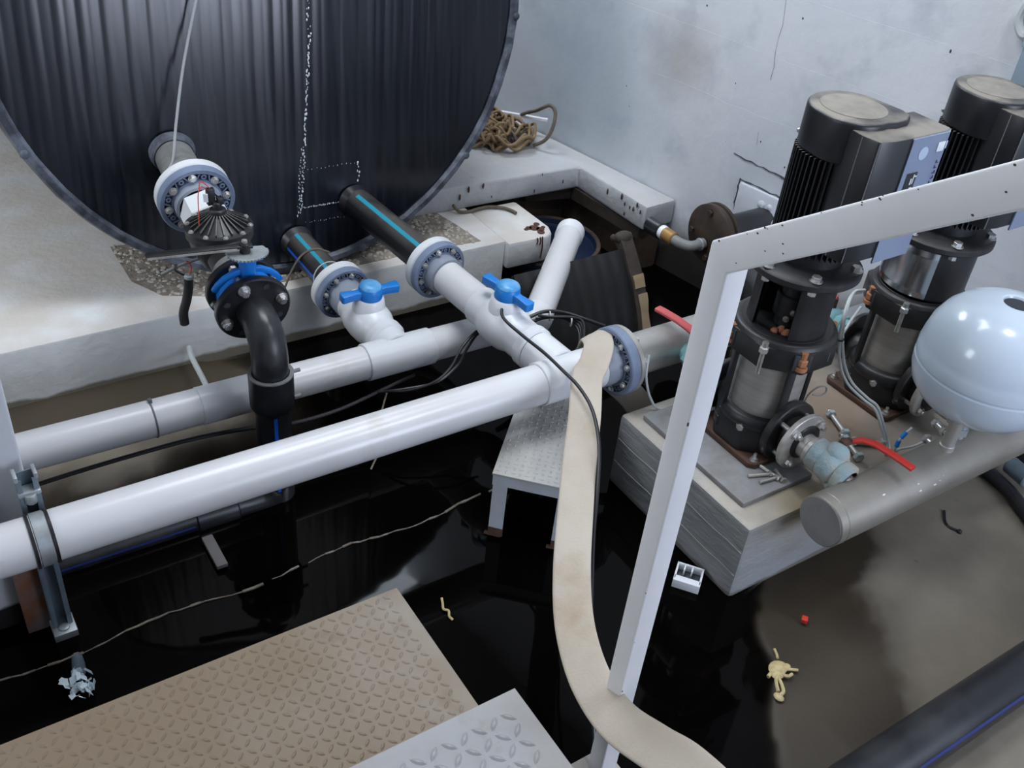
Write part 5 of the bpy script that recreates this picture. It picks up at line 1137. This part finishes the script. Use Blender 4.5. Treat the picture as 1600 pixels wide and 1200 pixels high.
g = G(); g.tube(smooth_path([(2.135, 1.104, 0.255), (2.150, 1.100, 0.262), (2.19, 1.088, 0.266), (2.233, 1.079, 0.280)]), 0.0035, 7); g.tube(smooth_path([(2.135, 1.104, 0.255), (2.131, 1.103, 0.285), (2.142, 1.104, 0.308), (2.167, 1.101, 0.330)]), 0.0028, 7); g.obj('pale_wire', 'cable_white', t)
for a_, b_ in (((2.131, 1.103, 0.275), (2.134, 1.104, 0.296)), ((2.138, 1.104, 0.302), (2.152, 1.103, 0.318))):
    g = G(); g.cyl(a_, V(b_) - V(a_), 0.0062, (V(b_) - V(a_)).length, 12, bev=0.001); g.obj('blue_crimp', 'blue_handle', t)
cable('white_wire', [(1.655, 1.615, 0.395), (1.636, 1.592, 0.350), (1.640, 1.580, 0.310), (1.654, 1.575, 0.275), (1.672, 1.560, 0.2430), (1.70, 1.548, 0.241), (1.75, 1.54, 0.256)], 0.0035, 'cable_white', 'thin white wire hanging from the blue-grey flange to the pump plinth', 'wire')
g = G(); g.tube(smooth_path([(2.10, 0.95 - 0.02, 0.0)] * 1 + [(2.60, 1.35, 0.10), (2.62, 1.12, 0.035), (2.61, 0.99, 0.028), (2.575, 0.90, 0.028), (2.53, 0.80, 0.028), (2.48, 0.62, 0.028)][0:]) if False else smooth_path([(2.62, 1.30, 0.03), (2.625, 1.12, 0.03), (2.612, 0.99, 0.028), (2.575, 0.90, 0.028), (2.53, 0.80, 0.028), (2.48, 0.62, 0.028)]), 0.020, 14)
tag(g.obj('rubber_hose', 'hdpe'), 'black hose on the floor emerging from under the steel manifold', 'hose')
t = thing('floor_pipe', 'thick black plastic pipe with blue stripe lying on the floor, near corner', 'pipe', (2.0, 0.53, 0.06))
g = G(); g.cyl((1.05, 0.520, 0.064), (1, 0.002, 0), 0.056, 1.8, 36); g.obj('pipe_run', 'hdpe', t)
stripe((1.06, 0.520, 0.064), (2.84, 0.524, 0.064), 0.056, ang_of((1, 0, 0), (0, -0.90, 0.42)), 0.08, 'stripe_dark', t)
g = G(); g.cyl((2.66, 0.95, 0.06), (0.2, 1, 0), 0.028, 0.08, 16, bev=0.004); tag(g.obj('pipe_offcut', 'galv'), 'small blue-grey pipe end on the floor behind the manifold', 'pipe')

# ------------------------------------------------------------------ rope, strip and wall things
random.seed(11)
t = thing('rope_pile', 'tangled pile of brown rope on the concrete ledge behind the tank', 'rope', (2.18, 3.2, 0.30))
def rope_loop(c, rx, ry, a, z, wob, ph, m='rope', turns=1.0, r=0.0062):
    pts = []
    for i in range(29):
        th = ph + 2 * PI * turns * i / 28
        x = math.cos(th) * rx * (1 + wob * math.sin(3 * th + ph)); y = math.sin(th) * ry * (1 + wob * math.cos(2 * th + ph))
        pts.append((c[0] + x * math.cos(a) - y * math.sin(a), c[1] + x * math.sin(a) + y * math.cos(a), z + 0.013 * math.sin(5 * th + ph * 3) + 0.013))
    g = G(); g.tube(smooth_path(pts, 3), r, 8); return g.obj('rope_strand', m, t)
for k in range(13): rope_loop((2.145 + random.gauss(0, .022), 3.24 + random.gauss(0, .035)), random.uniform(.045, .085), random.uniform(.05, .10), random.uniform(0, PI), 0.302 + 0.006 * k, 0.22, random.uniform(0, 6))
for k in range(6): rope_loop((2.08 + random.gauss(0, .015), 3.19 + random.gauss(0, .03)), random.uniform(.025, .05), random.uniform(.05, .085), random.uniform(0, PI), 0.302 + 0.009 * k, 0.2, random.uniform(0, 6))
for k in range(6): rope_loop((2.205 + random.gauss(0, .008), 3.155 + random.gauss(0, .01)), random.uniform(.09, .125), random.uniform(.05, .085), 0.5 + random.gauss(0, .12), 0.302 + 0.008 * k, 0.06, random.uniform(0, 6))
for k in range(3): rope_loop((2.255, 3.15), .05, .035, 0.3, 0.305 + 0.01 * k, 0.1, k * 2.0, 'rope_grey')
cable('rope_bight', [(2.27, 3.09, 0.312), (2.297, 3.05, 0.350), (2.320, 3.044, 0.400), (2.340, 3.065, 0.452), (2.335, 3.095, 0.470), (2.322, 3.125, 0.452), (2.318, 3.165, 0.425), (2.312, 3.24, 0.385), (2.30, 3.29, 0.34), (2.29, 3.32, 0.31)], 0.0075, 'rope_grey', 'stiff loop of dirty rope standing up against the wall', 'rope')
cable('rope_end', [(1.84, 3.20, 0.24), (1.87, 3.16, 0.209), (1.90, 3.10, 0.208), (1.935, 3.05, 0.208), (1.989, 3.02, 0.208), (2.03, 2.99, 0.208), (2.045, 2.95, 0.208), (2.045, 2.925, 0.208)], 0.0062, 'rope_grey', 'loose grey rope end lying on the white plinth beside the tank rim', 'rope') if False else None
cable('rope_end', [(1.775, 2.875, 0.24), (1.80, 2.868, 0.212), (1.84, 2.862, 0.208), (1.885, 2.868, 0.208), (1.93, 2.866, 0.208), (1.975, 2.84, 0.208), (1.995, 2.81, 0.207), (2.00, 2.785, 0.207)], 0.0062, 'rope_grey', 'loose grey rope end lying on the white plinth beside the tank rim', 'rope')
g = G(); d = V((2.388, 3.175, 0)) - V((2.13, 3.44, 0)); g.box((2.259, 3.307, 0.372), (d.length, 0.016, 0.010), d.normalized(), V((-d.y, d.x, 0)).normalized()); tag(g.obj('white_strip', 'stick'), 'straight white plastic strip lying across the rope pile against the wall', 'strip')

t = thing('cable_trunking', 'blue-grey cable trunking on the wall, upper right corner', 'trunking', tuple(on_wall(1.45, 1.0)))
def wbox(y0, y1, z0, z1, th, name, m, parent):
    g = G(); a = on_wall((y0 + y1) / 2, (z0 + z1) / 2, th / 2); g.box(a, (abs(y1 - y0), th, z1 - z0), wd, wn, (0, 0, 1)); return g.obj(name, m, parent, bevel=0.003)
wbox(1.375, 1.485, 0.86, 1.185, 0.055, 'trunk_channel', 'trunking', t)
wbox(1.383, 1.425, 0.865, 1.18, 0.0565, 'trunk_cover', 'trunking_pale', t)
wbox(1.37, 1.490, 1.187, 1.55, 0.060, 'junction_box', 'trunking_pale', t)
cable('white_wall_cable', [on_wall(1.46, 1.45, 0.02), on_wall(1.495, 1.36, 0.022), on_wall(1.525, 1.29, 0.022), on_wall(1.532, 1.245, 0.022), on_wall(1.515, 1.215, 0.024), on_wall(1.497, 1.208, 0.028), on_wall(1.485, 1.225, 0.03), on_wall(1.47, 1.25, 0.03)], 0.014, 'cable_white', 'thick white cable bending into the blue-grey box on the wall')

# ------------------------------------------------------------------ litter on the floor and water
t = thing('socket_insert', 'small white plastic switch insert floating at the plinth corner', 'plastic part', (1.515, 1.17, 0.0))
a_ = r_(-52); e1, e2 = V((math.cos(a_), math.sin(a_), 0)), V((-math.sin(a_), math.cos(a_), 0)); c = V((1.512, 1.172, 0.012))
g = G()
for s_ in (1, -1): g.box(c + e1 * 0.033 * s_, (0.005, 0.062, 0.030), e1, e2); g.box(c + e2 * 0.028 * s_ + e1 * 0.0, (0.070, 0.005 if s_ > 0 else 0.020, 0.030), e1, e2)
g.box(c + e1 * 0.006 + e2 * 0.018, (0.004, 0.022, 0.030), e1, e2); g.box(c - e1 * 0.014 + e2 * 0.018, (0.004, 0.022, 0.030), e1, e2)
g.obj('white_frame', 'white_plastic', t, bevel=0.001)
g = G(); g.box(c - V((0, 0, 0.010)), (0.064, 0.055, 0.006), e1, e2)
for u in (-.022, 0.0, .022): g.cyl(c + e1 * u - e2 * 0.006 + V((0, 0, -0.006)), (0, 0, 1), 0.006, 0.012, 10)
g.obj('black_insert', 'hole', t)
g = G(); random.seed(5)
g.ball((1.520, 0.848, 0.004), 0.024, 14, 6, (1.15, 0.85, 0.28)); g.ball((1.508, 0.836, 0.005), 0.018, 12, 6, (1.1, 0.9, 0.3)); g.ball((1.532, 0.842, 0.005), 0.016, 12, 6, (1.3, 0.8, 0.3))
for q in ([(1.505, 0.835), (1.49, 0.826), (1.478, 0.812), (1.470, 0.800)], [(1.50, 0.828), (1.490, 0.806), (1.478, 0.792), (1.462, 0.790)], [(1.53, 0.838), (1.545, 0.826), (1.556, 0.818)], [(1.512, 0.828), (1.522, 0.815), (1.535, 0.815)], [(1.49, 0.845), (1.478, 0.842)]):
    g.tube(smooth_path([(x, y, 0.006) for x, y in q], 4), 0.0045, 7)
g.ball((1.461, 0.788, 0.005), 0.011, 10, 6, (0.9, 1.3, 0.4))
tag(g.obj('noodle_scrap', 'food', jitter=0.006), 'cream-coloured soggy scrap with stringy ends on the wet floor', 'scrap')
g = G(); g.tube(smooth_path([(1.552, 0.893, 0.005), (1.545, 0.878, 0.005), (1.538, 0.868, 0.005)], 4), 0.0035, 6); tag(g.obj('scrap_shred', 'food'), 'tiny cream shred just above the stringy scrap', 'scrap')
g = G(); g.box((1.685, 0.921, 0.010), (0.017, 0.015, 0.012), V((.8, .6, 0)), V((-.6, .8, 0))); tag(g.obj('red_bit', 'red_bit', bevel=0.001), 'tiny bright red plastic bit on the soaked floor', 'plastic bit')
g = G(); g.tube(smooth_path([(0.914, 1.415, 0.006), (0.908, 1.400, 0.006), (0.901, 1.383, 0.006), (0.909, 1.372, 0.006), (0.903, 1.358, 0.004), (0.906, 1.346, 0.002)]), 0.0032, 7); tag(g.obj('pale_shred', 'food'), 'pale twisted shred floating on the black water beyond the steps', 'shred')
g = G(); g.tube(smooth_path([(2.370, 1.015, 0.008), (2.335, 0.985, 0.008), (2.325, 0.962, 0.008), (2.334, 0.940, 0.008)]), 0.0042, 7); g.ball((2.335, 0.936, 0.009), 0.008, 8, 5); tag(g.obj('black_twig', 'cable'), 'short black rubber tail lying on the dry floor', 'scrap')
g = G(); random.seed(9)
pts = [(-0.25 + 1.50 * i / 60, 1.660 + 0.030 * (i / 60) + 0.010 * math.sin(i * .35) + random.uniform(-.003, .003), 0.0012) for i in range(61)]
for p_, q_ in zip(pts, pts[1:]):
    if random.random() < 0.9: g.tube([p_, q_], random.uniform(.0012, .0045), 5)
tag(g.obj('scum_line', 'scum', jitter=0.002), 'long thin brown line of scum floating on the black water', 'scum', kind='stuff')
for k, (x, y, r) in enumerate(((0.62, 2.44, .013), (0.66, 2.455, .009), (0.70, 2.42, .010))):
    g = G(); g.ball((x, y, 0.012), r, 9, 6, (1.2, .9, .6)); tag(g.obj('pebble', 'stone', jitter=0.002), ['largest pale pebble on the brown silt below the white tube', 'middle pale pebble on the brown silt', 'pebble closest to the slanting white tube'][k], 'pebble', 'pebbles on the silt')
g = G()
for pts in ([(1.09, 2.06, 0.155), (1.05, 2.02, 0.10), (1.02, 1.96, 0.05), (0.97, 1.92, 0.01)], [(1.04, 2.005, 0.08), (1.07, 1.99, 0.075)], [(1.02, 1.97, 0.055), (0.99, 1.985, 0.05)]): g.tube(smooth_path(pts, 4), 0.0028, 6)
tag(g.obj('dry_root', 'scum'), 'thin dry root hanging below the rear white pipe', 'root')
for o in list(scn.objects):
    if '_base' in o: del o['_base']
